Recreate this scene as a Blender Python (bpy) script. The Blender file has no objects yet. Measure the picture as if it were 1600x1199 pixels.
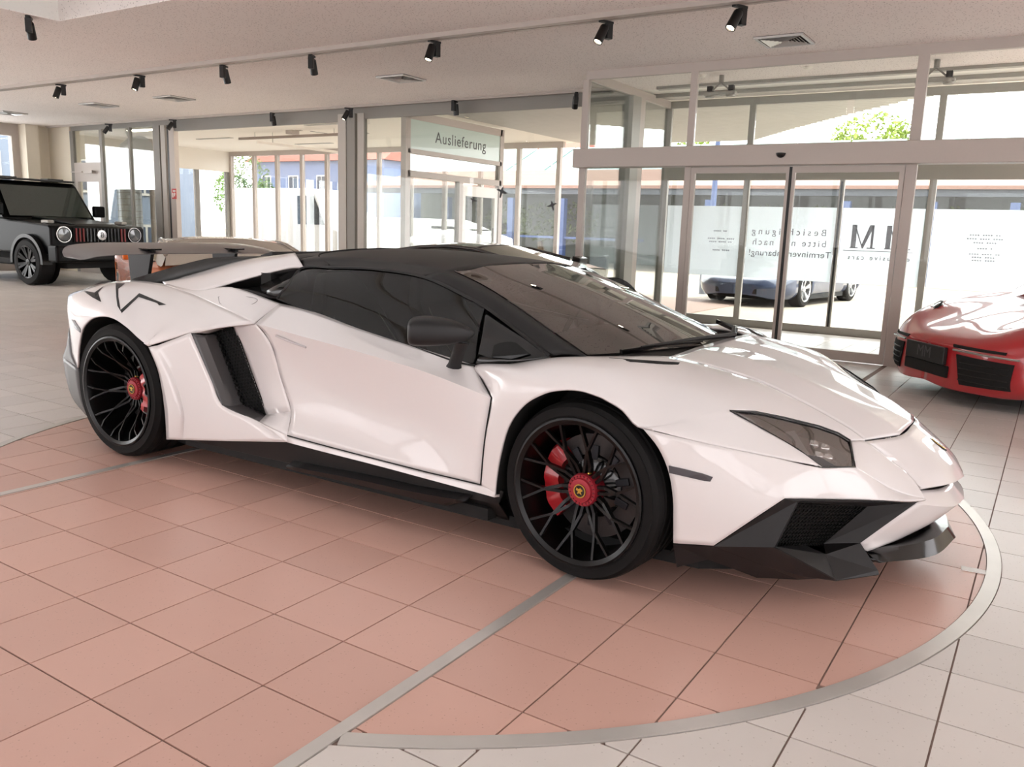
import bpy, bmesh, math, random
import numpy as np
from mathutils import Vector, Matrix
random.seed(7); rng = np.random.default_rng(7)
SC = bpy.context.scene
COL = SC.collection

# ------------------------------------------------------------------ camera, sky, exposure
FPX = 1304.525                                   # focal length in pixels of the 1600x1199 frame
THETA = 0.015                                    # the car stands turned by this much on the tile grid
CAM_C = np.array([2.651, -3.551, 1.256])         # camera in the car's frame
YAW_C, PITCH, ROLL = -0.5561, 0.18345, 0.0333

def cam_axes(yaw, pitch, roll):
    fw = np.array([math.sin(yaw)*math.cos(pitch), math.cos(yaw)*math.cos(pitch), -math.sin(pitch)])
    r = np.cross(fw, [0, 0, 1]); r /= np.linalg.norm(r); u = np.cross(r, fw)
    return np.array([r*math.cos(roll)+u*math.sin(roll), -r*math.sin(roll)+u*math.cos(roll), fw])
ct, st = math.cos(THETA), math.sin(THETA)
CAM_W = np.array([ct*CAM_C[0]-st*CAM_C[1], st*CAM_C[0]+ct*CAM_C[1], CAM_C[2]])
AX_C = cam_axes(YAW_C, PITCH, ROLL); AX_W = cam_axes(YAW_C-THETA, PITCH, ROLL)
def ray(u, v, ax): return ax.T @ np.array([(u-800)/FPX, (599.5-v)/FPX, 1.0])
def hit(u, v, axis, val, cam=CAM_W, ax=AX_W):    # where the pixel's ray meets the plane axis = val
    d = ray(u, v, ax); i = 'xyz'.index(axis)
    return cam + d*((val-cam[i])/d[i])
def K(u, v, w):                                  # a point of the car's right side, w metres from its middle
    return Vector(hit(u, v, 'y', -w, CAM_C, AX_C))

cd = bpy.data.cameras.new('camera'); cam = bpy.data.objects.new('camera', cd); COL.objects.link(cam)
cd.sensor_fit = 'HORIZONTAL'; cd.sensor_width = 36; cd.lens = FPX*36/1600; cd.clip_start = 0.05; cd.clip_end = 500
m = Matrix(((AX_W[0][0], AX_W[1][0], -AX_W[2][0], CAM_W[0]), (AX_W[0][1], AX_W[1][1], -AX_W[2][1], CAM_W[1]),
            (AX_W[0][2], AX_W[1][2], -AX_W[2][2], CAM_W[2]), (0, 0, 0, 1)))
cam.matrix_world = m; SC.camera = cam
wd = bpy.data.worlds.new('sky'); SC.world = wd; wd.use_nodes = True
bg = wd.node_tree.nodes['Background']; bg.inputs[0].default_value = (1.0, 0.96, 0.975, 1); bg.inputs[1].default_value = 6.2
sl = bpy.data.lights.new('sun', 'SUN'); sl.energy = 6.0; sl.angle = 0.02; sl.color = (1, .95, .86)
so = bpy.data.objects.new('sun', sl); COL.objects.link(so)
so.rotation_euler = Vector((-0.55, -0.25, -0.8)).to_track_quat('-Z', 'Y').to_euler()
vs = SC.view_settings; vs.view_transform = 'Standard'; vs.look = 'None'; vs.gamma = 1; vs.use_curve_mapping = False
vs.exposure = 0.13

# ------------------------------------------------------------------ materials
MATS = {}
def lin(c): return tuple(((x/255)/12.92 if x/255 <= .04045 else ((x/255+.055)/1.055)**2.4) for x in c)
def mat(name, rgb, rough=.5, metal=0, coat=0, coat_r=.03, var=0, scale=40, bump=0, emit=None, estr=0, spec=.5, srgb=True):
    if name in MATS: return MATS[name]
    M = bpy.data.materials.new(name); M.use_nodes = True; MATS[name] = M
    nt = M.node_tree; b = nt.nodes['Principled BSDF']
    c = lin(rgb) if srgb else rgb
    b.inputs['Base Color'].default_value = (*c, 1); b.inputs['Roughness'].default_value = rough
    b.inputs['Metallic'].default_value = metal; b.inputs['Coat Weight'].default_value = coat
    b.inputs['Coat Roughness'].default_value = coat_r; b.inputs['Specular IOR Level'].default_value = spec
    if emit: b.inputs['Emission Color'].default_value = (*lin(emit), 1); b.inputs['Emission Strength'].default_value = estr
    tc = nt.nodes.new('ShaderNodeTexCoord'); nz = nt.nodes.new('ShaderNodeTexNoise')
    nz.inputs['Scale'].default_value = scale; nz.inputs['Detail'].default_value = 3
    nt.links.new(tc.outputs['Object'], nz.inputs['Vector'])
    mx = nt.nodes.new('ShaderNodeMix'); mx.data_type = 'RGBA'
    mx.inputs['A'].default_value = (*[x*(1-var) for x in c], 1); mx.inputs['B'].default_value = (*[min(1, x*(1+var)) for x in c], 1)
    nt.links.new(nz.outputs['Fac'], mx.inputs['Factor']); nt.links.new(mx.outputs['Result'], b.inputs['Base Color'])
    if bump:
        bp = nt.nodes.new('ShaderNodeBump'); bp.inputs['Strength'].default_value = bump; bp.inputs['Distance'].default_value = .002
        nt.links.new(nz.outputs['Fac'], bp.inputs['Height']); nt.links.new(bp.outputs['Normal'], b.inputs['Normal'])
    return M
def glass(name, tint=(1, 1, 1), ior=1.45, gain=1.0, rough=0.0, milk=0.0, milkc=(1, 1, 1)):
    if name in MATS: return MATS[name]
    M = bpy.data.materials.new(name); M.use_nodes = True; MATS[name] = M
    nt = M.node_tree; nt.nodes.remove(nt.nodes['Principled BSDF']); out = nt.nodes['Material Output']
    t = nt.nodes.new('ShaderNodeBsdfTransparent'); t.inputs[0].default_value = (*tint, 1)
    g = nt.nodes.new('ShaderNodeBsdfGlossy'); g.inputs['Roughness'].default_value = rough
    fr = nt.nodes.new('ShaderNodeFresnel'); fr.inputs[0].default_value = ior
    ml = nt.nodes.new('ShaderNodeMath'); ml.operation = 'MULTIPLY'; ml.inputs[1].default_value = gain; ml.use_clamp = True
    nt.links.new(fr.outputs[0], ml.inputs[0])
    mx = nt.nodes.new('ShaderNodeMixShader'); nt.links.new(ml.outputs[0], mx.inputs[0])
    base = t
    if milk:
        d = nt.nodes.new('ShaderNodeBsdfTranslucent'); d.inputs[0].default_value = (*milkc, 1)
        d2 = nt.nodes.new('ShaderNodeBsdfDiffuse'); d2.inputs[0].default_value = (*milkc, 1)
        a = nt.nodes.new('ShaderNodeMixShader'); a.inputs[0].default_value = .5
        nt.links.new(d.outputs[0], a.inputs[1]); nt.links.new(d2.outputs[0], a.inputs[2])
        b = nt.nodes.new('ShaderNodeMixShader'); b.inputs[0].default_value = milk
        nt.links.new(t.outputs[0], b.inputs[1]); nt.links.new(a.outputs[0], b.inputs[2]); base = b
    nt.links.new(base.outputs[0], mx.inputs[1]); nt.links.new(g.outputs[0], mx.inputs[2])
    nt.links.new(mx.outputs[0], out.inputs[0])
    return M

# ------------------------------------------------------------------ mesh helpers
def obj(name, me, m=None, parent=None, loc=None):
    o = bpy.data.objects.new(name, me); COL.objects.link(o)
    if m is not None and me is not None and not me.materials: me.materials.append(m)
    if parent is not None: o.parent = parent
    if loc is not None: o.location = loc
    return o
def tag(o, label=None, cat=None, group=None, kind=None):
    if label: o['label'] = label
    if cat: o['category'] = cat
    if group: o['group'] = group
    if kind: o['kind'] = kind
    return o
def thing(name, label, cat, loc=(0, 0, 0), rz=0, group=None):
    o = bpy.data.objects.new(name, None); COL.objects.link(o); o.empty_display_size = .1
    o.location = loc; o.rotation_euler = (0, 0, rz)
    return tag(o, label, cat, group)
def mesh(name, vs, fs, smooth=None, mats=None, fm=None):
    me = bpy.data.meshes.new(name); me.from_pydata([tuple(v) for v in vs], [], fs); me.validate(); me.update()
    if smooth is not None:
        for q in me.polygons: q.use_smooth = True
        if smooth < 3.1: me.set_sharp_from_angle(angle=smooth)
    return me
class MB:
    def __init__(s): s.v = []; s.f = []
    def add(s, vs, fs):
        n = len(s.v); s.v += [tuple(x) for x in vs]; s.f += [tuple(i+n for i in q) for q in fs]; return s
    def box(s, c, d, rz=0, M=None):
        x, y, z = [k/2 for k in d]
        V = [Vector((a*x, b*y, e*z)) for e in (-1, 1) for a, b in ((-1, -1), (1, -1), (1, 1), (-1, 1))]
        R = M if M is not None else Matrix.Rotation(rz, 3, 'Z')
        return s.add([R @ q + Vector(c) for q in V], [(3, 2, 1, 0), (4, 5, 6, 7), (0, 1, 5, 4), (1, 2, 6, 5), (2, 3, 7, 6), (3, 0, 4, 7)])
    def bb(s, a, b): return s.box([(i+j)/2 for i, j in zip(a, b)], [abs(j-i) for i, j in zip(a, b)])
    def bar(s, a, b, w, h, up=(0, 0, 1)):
        a, b = Vector(a), Vector(b); d = (b-a); L = d.length; d.normalize()
        sx = d.cross(Vector(up)); sx = sx.normalized() if sx.length > 1e-5 else Vector((1, 0, 0)); u = sx.cross(d)
        return s.box((a+b)/2, (w, L, h), M=Matrix((sx, d, u)).transposed())
    def tube(s, pts, r, n=10, cap=True):
        pts = [Vector(q) for q in pts]; rs = r if isinstance(r, (list, tuple)) else [r]*len(pts)
        V = []; prev = None
        for i, q in enumerate(pts):
            t = (pts[min(i+1, len(pts)-1)]-pts[max(i-1, 0)]).normalized()
            a = prev if prev is not None else (Vector((0, 0, 1)) if abs(t.z) < .9 else Vector((1, 0, 0)))
            e = t.cross(a).normalized(); f = e.cross(t).normalized(); prev = f
            V += [q+(e*math.cos(k*2*math.pi/n)+f*math.sin(k*2*math.pi/n))*rs[i] for k in range(n)]
        F = [(i*n+k, i*n+(k+1) % n, (i+1)*n+(k+1) % n, (i+1)*n+k) for i in range(len(pts)-1) for k in range(n)]
        if cap: F += [tuple(range(n-1, -1, -1)), tuple((len(pts)-1)*n+k for k in range(n))]
        return s.add(V, F)
    def lathe(s, prof, n=48, axis='y', c=(0, 0, 0), a0=0, a1=2*math.pi):
        full = abs(a1-a0-2*math.pi) < 1e-6; m_ = n if full else n+1
        V = []
        for i in range(m_):
            a = a0+(a1-a0)*i/n; ca, sa = math.cos(a), math.sin(a)
            for r, h in prof:
                q = {'y': (r*ca, h, r*sa), 'z': (r*ca, r*sa, h), 'x': (h, r*ca, r*sa)}[axis]
                V.append(tuple(k+e for k, e in zip(q, c)))
        P = len(prof)
        F = [(i*P+j, ((i+1) % m_)*P+j, ((i+1) % m_)*P+j+1, i*P+j+1) for i in range(n) for j in range(P-1)]
        return s.add(V, F)
    def prism(s, poly, a, b, axis='y'):
        n = len(poly); V = []
        for h in (a, b):
            for x, y in poly: V.append({'y': (x, h, y), 'z': (x, y, h), 'x': (h, x, y)}[axis])
        return s.add(V, [tuple(range(n)), tuple(range(2*n-1, n-1, -1))]+[(i, i+n, (i+1) % n+n, (i+1) % n) for i in range(n)])
    def loft(s, rings, close=True, cap=True):
        n = len(rings[0]); V = [q for r in rings for q in r]
        F = [(i*n+k, i*n+(k+1) % n, (i+1)*n+(k+1) % n, (i+1)*n+k) for i in range(len(rings)-1) for k in range(n if close else n-1)]
        if cap and close: F += [tuple(range(n-1, -1, -1)), tuple((len(rings)-1)*n+k for k in range(n))]
        return s.add(V, F)
    def mirror(s):
        n = len(s.v); s.v += [(x, -y, z) for x, y, z in s.v]; s.f += [tuple(i+n for i in reversed(q)) for q in s.f]; return s
    def mesh(s, name='part', smooth=None):
        me = mesh(name, s.v, s.f, smooth)
        b = bmesh.new(); b.from_mesh(me); bmesh.ops.recalc_face_normals(b, faces=b.faces); b.to_mesh(me); b.free()
        return me
    def build(s, name, m, parent=None, smooth=None, loc=None, bevel=0):
        o = obj(name, s.mesh(name, smooth), m, parent, loc)
        if bevel:
            md = o.modifiers.new('bevel', 'BEVEL'); md.width = bevel; md.segments = 2; md.limit_method = 'ANGLE'
        return o
def struct(o): o['kind'] = 'structure'; return o

def crspan(P0, P1, P2, P3, t):                   # centripetal Catmull-Rom between P1 and P2
    def tk(a, b): return max(np.linalg.norm(b-a, axis=-1).mean()**.5, 1e-4)
    t1 = tk(P0, P1); t2 = t1+tk(P1, P2); t3 = t2+tk(P2, P3); t = t1+(t2-t1)*t
    A1 = (t1-t)/t1*P0+t/t1*P1; A2 = (t2-t)/(t2-t1)*P1+(t-t1)/(t2-t1)*P2; A3 = (t3-t)/(t3-t2)*P2+(t-t2)/(t3-t2)*P3
    B1 = (t2-t)/t2*A1+t/t2*A2; B2 = (t3-t)/(t3-t1)*A2+(t-t1)/(t3-t1)*A3
    return (t2-t)/(t2-t1)*B1+(t-t1)/(t2-t1)*B2
def curve_sub(P, n, sharp=()):                   # P: (m, ..., 3) -> refined along axis 0
    P = np.asarray(P, float); m_ = len(P); out = []
    for i in range(m_-1):
        p1, p2 = P[i], P[i+1]
        p0 = P[i-1] if i > 0 and i not in sharp else 2*p1-p2
        p3 = P[i+2] if i+2 < m_ and (i+1) not in sharp else 2*p2-p1
        for k in range(n): out.append(crspan(p0, p1, p2, p3, k/n))
    out.append(P[-1]); return np.array(out)
def grid_faces(a, b): return [(i*b+j, i*b+j+1, (i+1)*b+j+1, (i+1)*b+j) for i in range(a-1) for j in range(b-1)]
def patch(rows, nu=6, nv=6, su=(), sv=()):       # control net -> smooth surface (verts, faces)
    G = np.array([[tuple(q) for q in r] for r in rows], float)
    G = curve_sub(G, nv, sv); G = np.swapaxes(curve_sub(np.swapaxes(G, 0, 1), nu, su), 0, 1)
    a, b = G.shape[:2]
    return [tuple(q) for q in G.reshape(-1, 3)], grid_faces(a, b)
# ------------------------------------------------------------------ surfaces of the room
def tile_mat(name, rgb, spk):
    M = mat(name, rgb, rough=.2, var=.05, scale=3, spec=.45)
    nt = M.node_tree; b = nt.nodes['Principled BSDF']
    geo = nt.nodes.new('ShaderNodeNewGeometry'); mx0 = [n for n in nt.nodes if n.type == 'MIX'][0]
    oi = nt.nodes.new('ShaderNodeObjectInfo'); at_ = nt.nodes.new('ShaderNodeAttribute'); at_.attribute_name = 'tone'
    wn = nt.nodes.new('ShaderNodeMath'); wn.operation = 'ADD'; fr_ = nt.nodes.new('ShaderNodeMath'); fr_.operation = 'FRACT'
    nt.links.new(oi.outputs['Random'], wn.inputs[0]); nt.links.new(at_.outputs['Fac'], wn.inputs[1]); nt.links.new(wn.outputs[0], fr_.inputs[0]); wn = fr_
    mr = nt.nodes.new('ShaderNodeMapRange'); mr.inputs['To Min'].default_value = .93; mr.inputs['To Max'].default_value = 1.05
    nt.links.new(wn.outputs[0], mr.inputs['Value'])
    v = nt.nodes.new('ShaderNodeTexVoronoi'); v.inputs['Scale'].default_value = 60; nt.links.new(geo.outputs['Position'], v.inputs['Vector'])
    cr = nt.nodes.new('ShaderNodeValToRGB'); cr.color_ramp.elements[0].position = .04; cr.color_ramp.elements[1].position = .16
    cr.color_ramp.elements[0].color = (*[x*spk for x in (1, .95, .9)], 1); cr.color_ramp.elements[1].color = (1, 1, 1, 1)
    nt.links.new(v.outputs['Distance'], cr.inputs[0])
    m1 = nt.nodes.new('ShaderNodeMix'); m1.data_type = 'RGBA'; m1.blend_type = 'MULTIPLY'; m1.inputs['Factor'].default_value = 1
    m2 = nt.nodes.new('ShaderNodeMix'); m2.data_type = 'RGBA'; m2.blend_type = 'MULTIPLY'; m2.inputs['Factor'].default_value = 1
    nt.links.new(mx0.outputs['Result'], m1.inputs['A']); nt.links.new(cr.outputs[0], m1.inputs['B'])
    nt.links.new(m1.outputs['Result'], m2.inputs['A']); nt.links.new(mr.outputs[0], m2.inputs['B'])
    nt.links.new(m2.outputs['Result'], b.inputs['Base Color'])
    n2 = nt.nodes.new('ShaderNodeTexNoise'); n2.inputs['Scale'].default_value = 9; nt.links.new(geo.outputs['Position'], n2.inputs['Vector'])
    r2 = nt.nodes.new('ShaderNodeMapRange'); r2.inputs['To Min'].default_value = .29; r2.inputs['To Max'].default_value = .35
    nt.links.new(n2.outputs['Fac'], r2.inputs['Value']); nt.links.new(r2.outputs[0], b.inputs['Roughness'])
    return M
M_RED = tile_mat('red_tile', (212, 171, 156), .72); M_BEI = tile_mat('beige_tile', (214, 207, 201), .62)
M_GROUT = mat('grout', (134, 113, 104), .8, var=.1)
M_STEEL = mat('brushed_steel', (206, 202, 196), .34, .5, var=.1, scale=6)
M_ALU = mat('warm_aluminium', (184, 174, 166), .45, .1, var=.02)
M_ALU2 = mat('grey_aluminium', (160, 157, 150), .45, .2, var=.02)
M_WHITE = mat('white_plaster', (240, 238, 232), .7, var=.02)
M_CREAM = mat('cream_wall', (233, 224, 206), .8, var=.02)
M_BLACKP = mat('black_plastic', (22, 21, 21), .4, var=.1)
G_PANE = glass('window_glass', (.97, .99, .98), gain=.6)
def ceil_mat():
    M = mat('acoustic_ceiling', (243, 234, 228), .9, var=.03, scale=1.5); nt = M.node_tree; b = nt.nodes['Principled BSDF']
    mx0 = [n for n in nt.nodes if n.type == 'MIX'][0]; tc = [n for n in nt.nodes if n.type == 'TEX_COORD'][0]
    v = nt.nodes.new('ShaderNodeTexVoronoi'); v.inputs['Scale'].default_value = 38; nt.links.new(tc.outputs['Object'], v.inputs['Vector'])
    cr = nt.nodes.new('ShaderNodeValToRGB'); cr.color_ramp.elements[0].position = .1; cr.color_ramp.elements[1].position = .28
    cr.color_ramp.elements[0].color = (.46, .42, .40, 1); cr.color_ramp.elements[1].color = (1, 1, 1, 1)
    nt.links.new(v.outputs['Distance'], cr.inputs[0])
    m1 = nt.nodes.new('ShaderNodeMix'); m1.data_type = 'RGBA'; m1.blend_type = 'MULTIPLY'; m1.inputs['Factor'].default_value = 1
    nt.links.new(mx0.outputs['Result'], m1.inputs['A']); nt.links.new(cr.outputs[0], m1.inputs['B']); nt.links.new(m1.outputs['Result'], b.inputs['Base Color'])
    return M
M_CEIL = ceil_mat()

# ------------------------------------------------------------------ floor: slab, tiles one by one near the camera, the rest joined
ZC = 3.12; YW = 7.0; YD = 5.68; YO = 8.2; XV = -2.28; XE = -16.5
floor = struct(MB().bb((-17, -9.2, -.2), (9, YO+.05, -.004)).bb((-19.5, YO+.05, -.2), (XV, 12.6, -.004)).build('floor', M_GROUT))
CX, CY, CR = .112, .047, 2.5286; SXL, SXR = -1.172, 1.336; SW = .024; RW = .028
PX_, PY_ = .307, .309; GL = (-.211, -1.79); GRt = (1.664, -1.787)
J = .0028
def in_disc_cut(poly, R, keep_in):               # clip a convex outline by the turntable's circle
    P = []
    for i in range(len(poly)):
        a, b = poly[i], poly[(i+1) % len(poly)]; n = max(2, int(math.hypot(b[0]-a[0], b[1]-a[1])/.012))
        P += [(a[0]+(b[0]-a[0])*k/n, a[1]+(b[1]-a[1])*k/n) for k in range(n)]
    ins = [(math.hypot(x-CX, y-CY) < R) == keep_in for x, y in P]
    if all(ins): return poly
    if not any(ins): return None
    s0 = next(i for i in range(len(P)) if ins[i] and not ins[i-1])
    runs = []; i = 0; n = len(P); cur = []
    while i < n:
        k = (s0+i) % n
        if ins[k]: cur.append(P[k])
        elif cur: runs.append(cur); cur = []
        i += 1
    if cur: runs.append(cur)
    run = max(runs, key=len)
    def snap(q): d = math.hypot(q[0]-CX, q[1]-CY); return (CX+(q[0]-CX)*R/d, CY+(q[1]-CY)*R/d)
    a, b = snap(run[-1]), snap(run[0]); a0 = math.atan2(a[1]-CY, a[0]-CX); a1 = math.atan2(b[1]-CY, b[0]-CX)
    d = (a1-a0+math.pi) % (2*math.pi)-math.pi; k = max(2, int(abs(d)*R/.05))
    arc = [(CX+R*math.cos(a0+d*t/k), CY+R*math.sin(a0+d*t/k)) for t in range(k+1)]
    out = []                                     # drop the dense points on straight stretches
    for i in range(len(run)):
        if 0 < i < len(run)-1:
            x0, y0 = run[i-1]; x1, y1 = run[i]; x2, y2 = run[i+1]
            if abs((x1-x0)*(y2-y1)-(y1-y0)*(x2-x1)) < 1e-9: continue
        out.append(run[i])
    q = out+arc
    return q if len(q) > 2 else None
def area(p): return abs(sum(p[i][0]*p[(i+1) % len(p)][1]-p[(i+1) % len(p)][0]*p[i][1] for i in range(len(p))))/2
def tiles():
    L = []
    for zone, (ox, oy), x0, x1 in (('l', GL, -16.4, SXL-SW), ('m', GL, SXL+SW, SXR-SW), ('r', GRt, SXR+SW, 8.9)):
        for i in range(math.floor((x0-ox)/PX_)-1, math.ceil((x1-ox)/PX_)+1):
            ax, bx = max(ox+i*PX_+J, x0), min(ox+(i+1)*PX_-J, x1)
            if bx-ax < .012: continue
            for j in range(-17, 33):
                ay, by = oy+j*PY_+J, oy+(j+1)*PY_-J
                if by > YO: continue
                if ay > YW-.1 and bx < XV: continue
                q = [(ax, ay), (bx, ay), (bx, by), (ax, by)]; full = abs(bx-ax-PX_+2*J) < 1e-6
                far = max(math.hypot(x-CX, y-CY) for x, y in q); near = min(math.hypot(x-CX, y-CY) for x, y in q)
                mid = SXL < (ax+bx)/2 < SXR
                if far < CR-RW or (mid and far < 2.2): L.append((q, 1, full)); continue
                if mid and (ay+by)/2 < CY-1.6: L.append((q, 1, full)); continue
                p1 = in_disc_cut(q, CR-RW, True) if near < CR else None
                p2 = in_disc_cut(q, CR+RW, False)
                if p1 and area(p1) > 2e-4: L.append((p1, 1, full and p1 is q))
                if p2 and area(p2) > 2e-4: L.append((p2, 0, full and p2 is q))
    return L
def px_size(q):
    P = []
    for x, y in q:
        d = AX_W @ (np.array([x, y, 0])-CAM_W)
        if d[2] < .3: return 0
        P.append((800+FPX*d[0]/d[2], 599.5-FPX*d[1]/d[2]))
    cx = sum(a for a, b in P)/len(P); cy = sum(b for a, b in P)/len(P)
    return area(P) if -60 < cx < 1660 and cy < 1250 else 0
TL = sorted(tiles(), key=lambda t: -px_size(t[0]))
def hidden(q):                                   # wholly under the car
    return all(abs(x) < 2.0 and -.75 < y < .95 for x, y in q)
TL = [t for t in TL if not hidden(t[0])]+[t for t in TL if hidden(t[0])]
full_me = {}
for k in (0, 1):
    full_me[k] = MB().bb((0, 0, -.01), (PX_-2*J, PY_-2*J, 0)).mesh('tile'); full_me[k].materials.append((M_BEI, M_RED)[k])
rest = {0: MB(), 1: MB()}; tone = {0: [], 1: []}
for n, (q, k, full) in enumerate(TL):
    if n < 300:
        if full: o = obj('tile', full_me[k], None, floor, (q[0][0], q[0][1], 0))
        else:
            cx, cy = q[0]; o = MB().prism([(x-cx, y-cy) for x, y in q], -.01, 0, 'z').build('tile', (M_BEI, M_RED)[k], floor, loc=(cx, cy, 0))
    else: rest[k].prism(q, -.01, 0, 'z'); tone[k] += [random.random()]*(len(q)+2)
for k in (0, 1):
    if rest[k].v:
        o = rest[k].build('tile_field', (M_BEI, M_RED)[k], floor); o['kind'] = 'stuff'
        at = o.data.attributes.new('tone', 'FLOAT', 'FACE'); at.data.foreach_set('value', np.array(tone[k], dtype=np.float32))
def ring(r0, r1, z0, z1, n=160):
    return MB().lathe([(r0, z0), (r0, z1), (r1, z1), (r1, z0), (r0, z0)], n, 'z', (CX, CY, 0))
aR = math.asin((SXR+SW-CX)/CR); aL = math.asin((CX-SXL+SW)/CR); prof = [(CR-RW+.003, -.012), (CR-RW+.003, .003), (CR+RW-.003, .003), (CR+RW-.003, -.012), (CR-RW+.003, -.012)]
struct(MB().lathe(prof, 130, 'z', (CX, CY, 0), -math.pi/2+aR, math.pi/2-aR).lathe(prof, 130, 'z', (CX, CY, 0), math.pi/2+aL, 1.5*math.pi-aL).build('trim_1', M_STEEL))
for n, x in ((2, SXL), (3, SXR)):
    struct(MB().bb((x-SW+.003, -8.5, -.012), (x+SW-.003, 2.4, .0035)).build('trim_%d' % n, M_STEEL))
mk = hit(1521, 892, 'z', 0)
tag(MB().box((mk[0], mk[1], .002), (.085, .045, .003), rz=.1).build('floor_marking', mat('white_tape', (238, 236, 232), .5)), 'small white tape marking on the floor inside the turntable ring', 'marking')

# ------------------------------------------------------------------ ceiling with the light well over the car
SKX0, SKX1, SKY0, SKY1 = -5.87, 3.4, -5.2, 1.35
c = MB(); X0, X1, Y0, Y1 = -17, 9, -9.2, YW+.15
c.bb((X0, Y0, ZC), (SKX0, Y1, ZC+.25)).bb((SKX1, Y0, ZC), (X1, Y1, ZC+.25)).bb((SKX0, SKY1, ZC), (SKX1, Y1, ZC+.25)).bb((SKX0, Y0, ZC), (SKX1, SKY0, ZC+.25))
ceiling = struct(c.build('ceiling', M_CEIL))
c = MB(); t = .1; h = 1.0
for a, b in (((SKX0-t, SKY0-t), (SKX0, SKY1+t)), ((SKX1, SKY0-t), (SKX1+t, SKY1+t)), ((SKX0, SKY1), (SKX1, SKY1+t)), ((SKX0, SKY0-t), (SKX1, SKY0))):
    c.bb((*a, ZC+.005), (*b, ZC+h))
c.build('light_well', M_WHITE, ceiling)
sk = struct(MB().bb((SKX0-.1, SKY0-.1, ZC+h), (SKX1+.1, SKY0, ZC+h+.08)).bb((SKX0-.1, SKY1, ZC+h), (SKX1+.1, SKY1+.1, ZC+h+.08)).bb((SKX0-.1, SKY0, ZC+h), (SKX0, SKY1, ZC+h+.08)).bb((SKX1, SKY0, ZC+h), (SKX1+.1, SKY1, ZC+h+.08)).build('window_1', M_WHITE))
nx, ny = 6, 4
for i in range(1, nx): MB().bb((SKX0+(SKX1-SKX0)*i/nx-.05, SKY0, ZC+h), (SKX0+(SKX1-SKX0)*i/nx+.05, SKY1, ZC+h+.08)).build('mullion', M_WHITE, sk)
G_SKY = glass('skylight_glass', (.16, .16, .16), milk=1.0, milkc=(.74, .74, .74))
pm = None
for i in range(nx):
    for j in range(ny):
        dx, dy = (SKX1-SKX0)/nx, (SKY1-SKY0)/ny
        if pm is None: pm = MB().box((0, 0, 0), (dx+.004, dy+.004, .01)).mesh('pane'); pm.materials.append(G_SKY)
        obj('pane', pm, None, sk, (SKX0+dx*(i+.5), SKY0+dy*(j+.5), ZC+h+.04))

# spot rails
def rail(n, y, x0, x1):
    m_ = MB().bb((x0, y-.045, ZC-.012), (x1, y+.045, ZC+.01)).bb((x0, y-.02, ZC-.035), (x1, y+.02, ZC-.012))
    return struct(m_.build('trim_%d' % n, M_ALU))
YR = 3.47
struct(MB().bb((-16.4, YR-.16, ZC-.045), (8.8, YR-.085, ZC+.005)).build('trim_4', M_ALU))
rail(5, YR, -16.4, 8.8); rail(6, YW-.2, -16.2, XV-.1)

M_LAMP = mat('lit_lens', (255, 244, 225), .3, emit=(255, 236, 205), estr=22)
def spot(label, loc, pan, tilt, group='ceiling track spots'):
    t = thing('track_spotlight', label, 'spotlight', loc, pan, group)
    MB().bb((-.02, -.07, -.02), (.02, .07, .0)).build('track_adapter', M_BLACKP, t)
    MB().bb((-.028, -.06, -.15), (.028, .0, -.02)).build('driver_box', M_BLACKP, t, bevel=.004)
    R = Matrix.Rotation(tilt, 3, 'X')
    h = MB().lathe([(0, .08), (.036, .08), (.04, .07), (.042, -.08), (.034, -.08), (.032, -.06), (0, -.06)], 20, 'z')
    h.v = [tuple(R @ Vector(q)+Vector((0, .05, -.12))) for q in h.v]
    hd = h.build('lamp_head', M_BLACKP, t, smooth=.6)
    l = MB().lathe([(0, -.07), (.031, -.07), (.031, -.066), (0, -.066)], 20, 'z'); l.v = [tuple(R @ Vector(q)+Vector((0, .05, -.12))) for q in l.v]
    l.build('lens', M_LAMP, hd)
    return t
sp = [(1148, 2, 'black track spotlight nearest the louvred vent, glowing lens'), (934, 26, 'black track spotlight above the left edge of the sliding door frame'),
      (667, 60, 'black track spotlight over the double grey vent, lens lit'), (475, 83, 'black track spotlight turned away, fourth from the right on the rail'),
      (335, 99, 'black track spotlight above the opening to the side room, fifth on the rail'), (210, 116, 'black track spotlight with lit lens near two dark ceiling vents'),
      (90, 131, 'black track spotlight with lit lens, leftmost on the front rail')]
for k, (u, v, lb) in enumerate(sp):
    q = hit(u, v, 'z', ZC-.035); spot(lb, (q[0], YR, ZC-.035), (2.7, 2.75, 2.9, .5, .4, 2.9, 2.8)[k], (.55, .5, .35, .5, .45, .3, .35)[k])
sp = [(891, 142, 'black track spotlight on the window rail beside the sliding door frame'), (708, 157, 'black track spotlight on the window rail above the delivery sign'),
      (547, 169, 'black track spotlight in front of the wide grey post'), (428, 177, 'black track spotlight on the window rail over the side room opening'),
      (284, 189, 'black track spotlight in front of the post with the red sign'), (180, 195, 'black track spotlight above the round metal duct'), (75, 203, 'black track spotlight by the cream wall, far left')]
for k, (u, v, lb) in enumerate(sp):
    q = hit(u, v, 'z', ZC-.035); spot(lb, (q[0], YW-.2, ZC-.035), (.6, .2, 2.6, .5, 2.5, 2.4, 2.3)[k], (.6, .2, .5, .4, .6, .6, .7)[k], 'window rail spots')
q = hit(45, 26, 'z', ZC); spot('grey black spotlight beside the corner of the bright skylight', (q[0], q[1], ZC), .9, .7)

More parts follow.
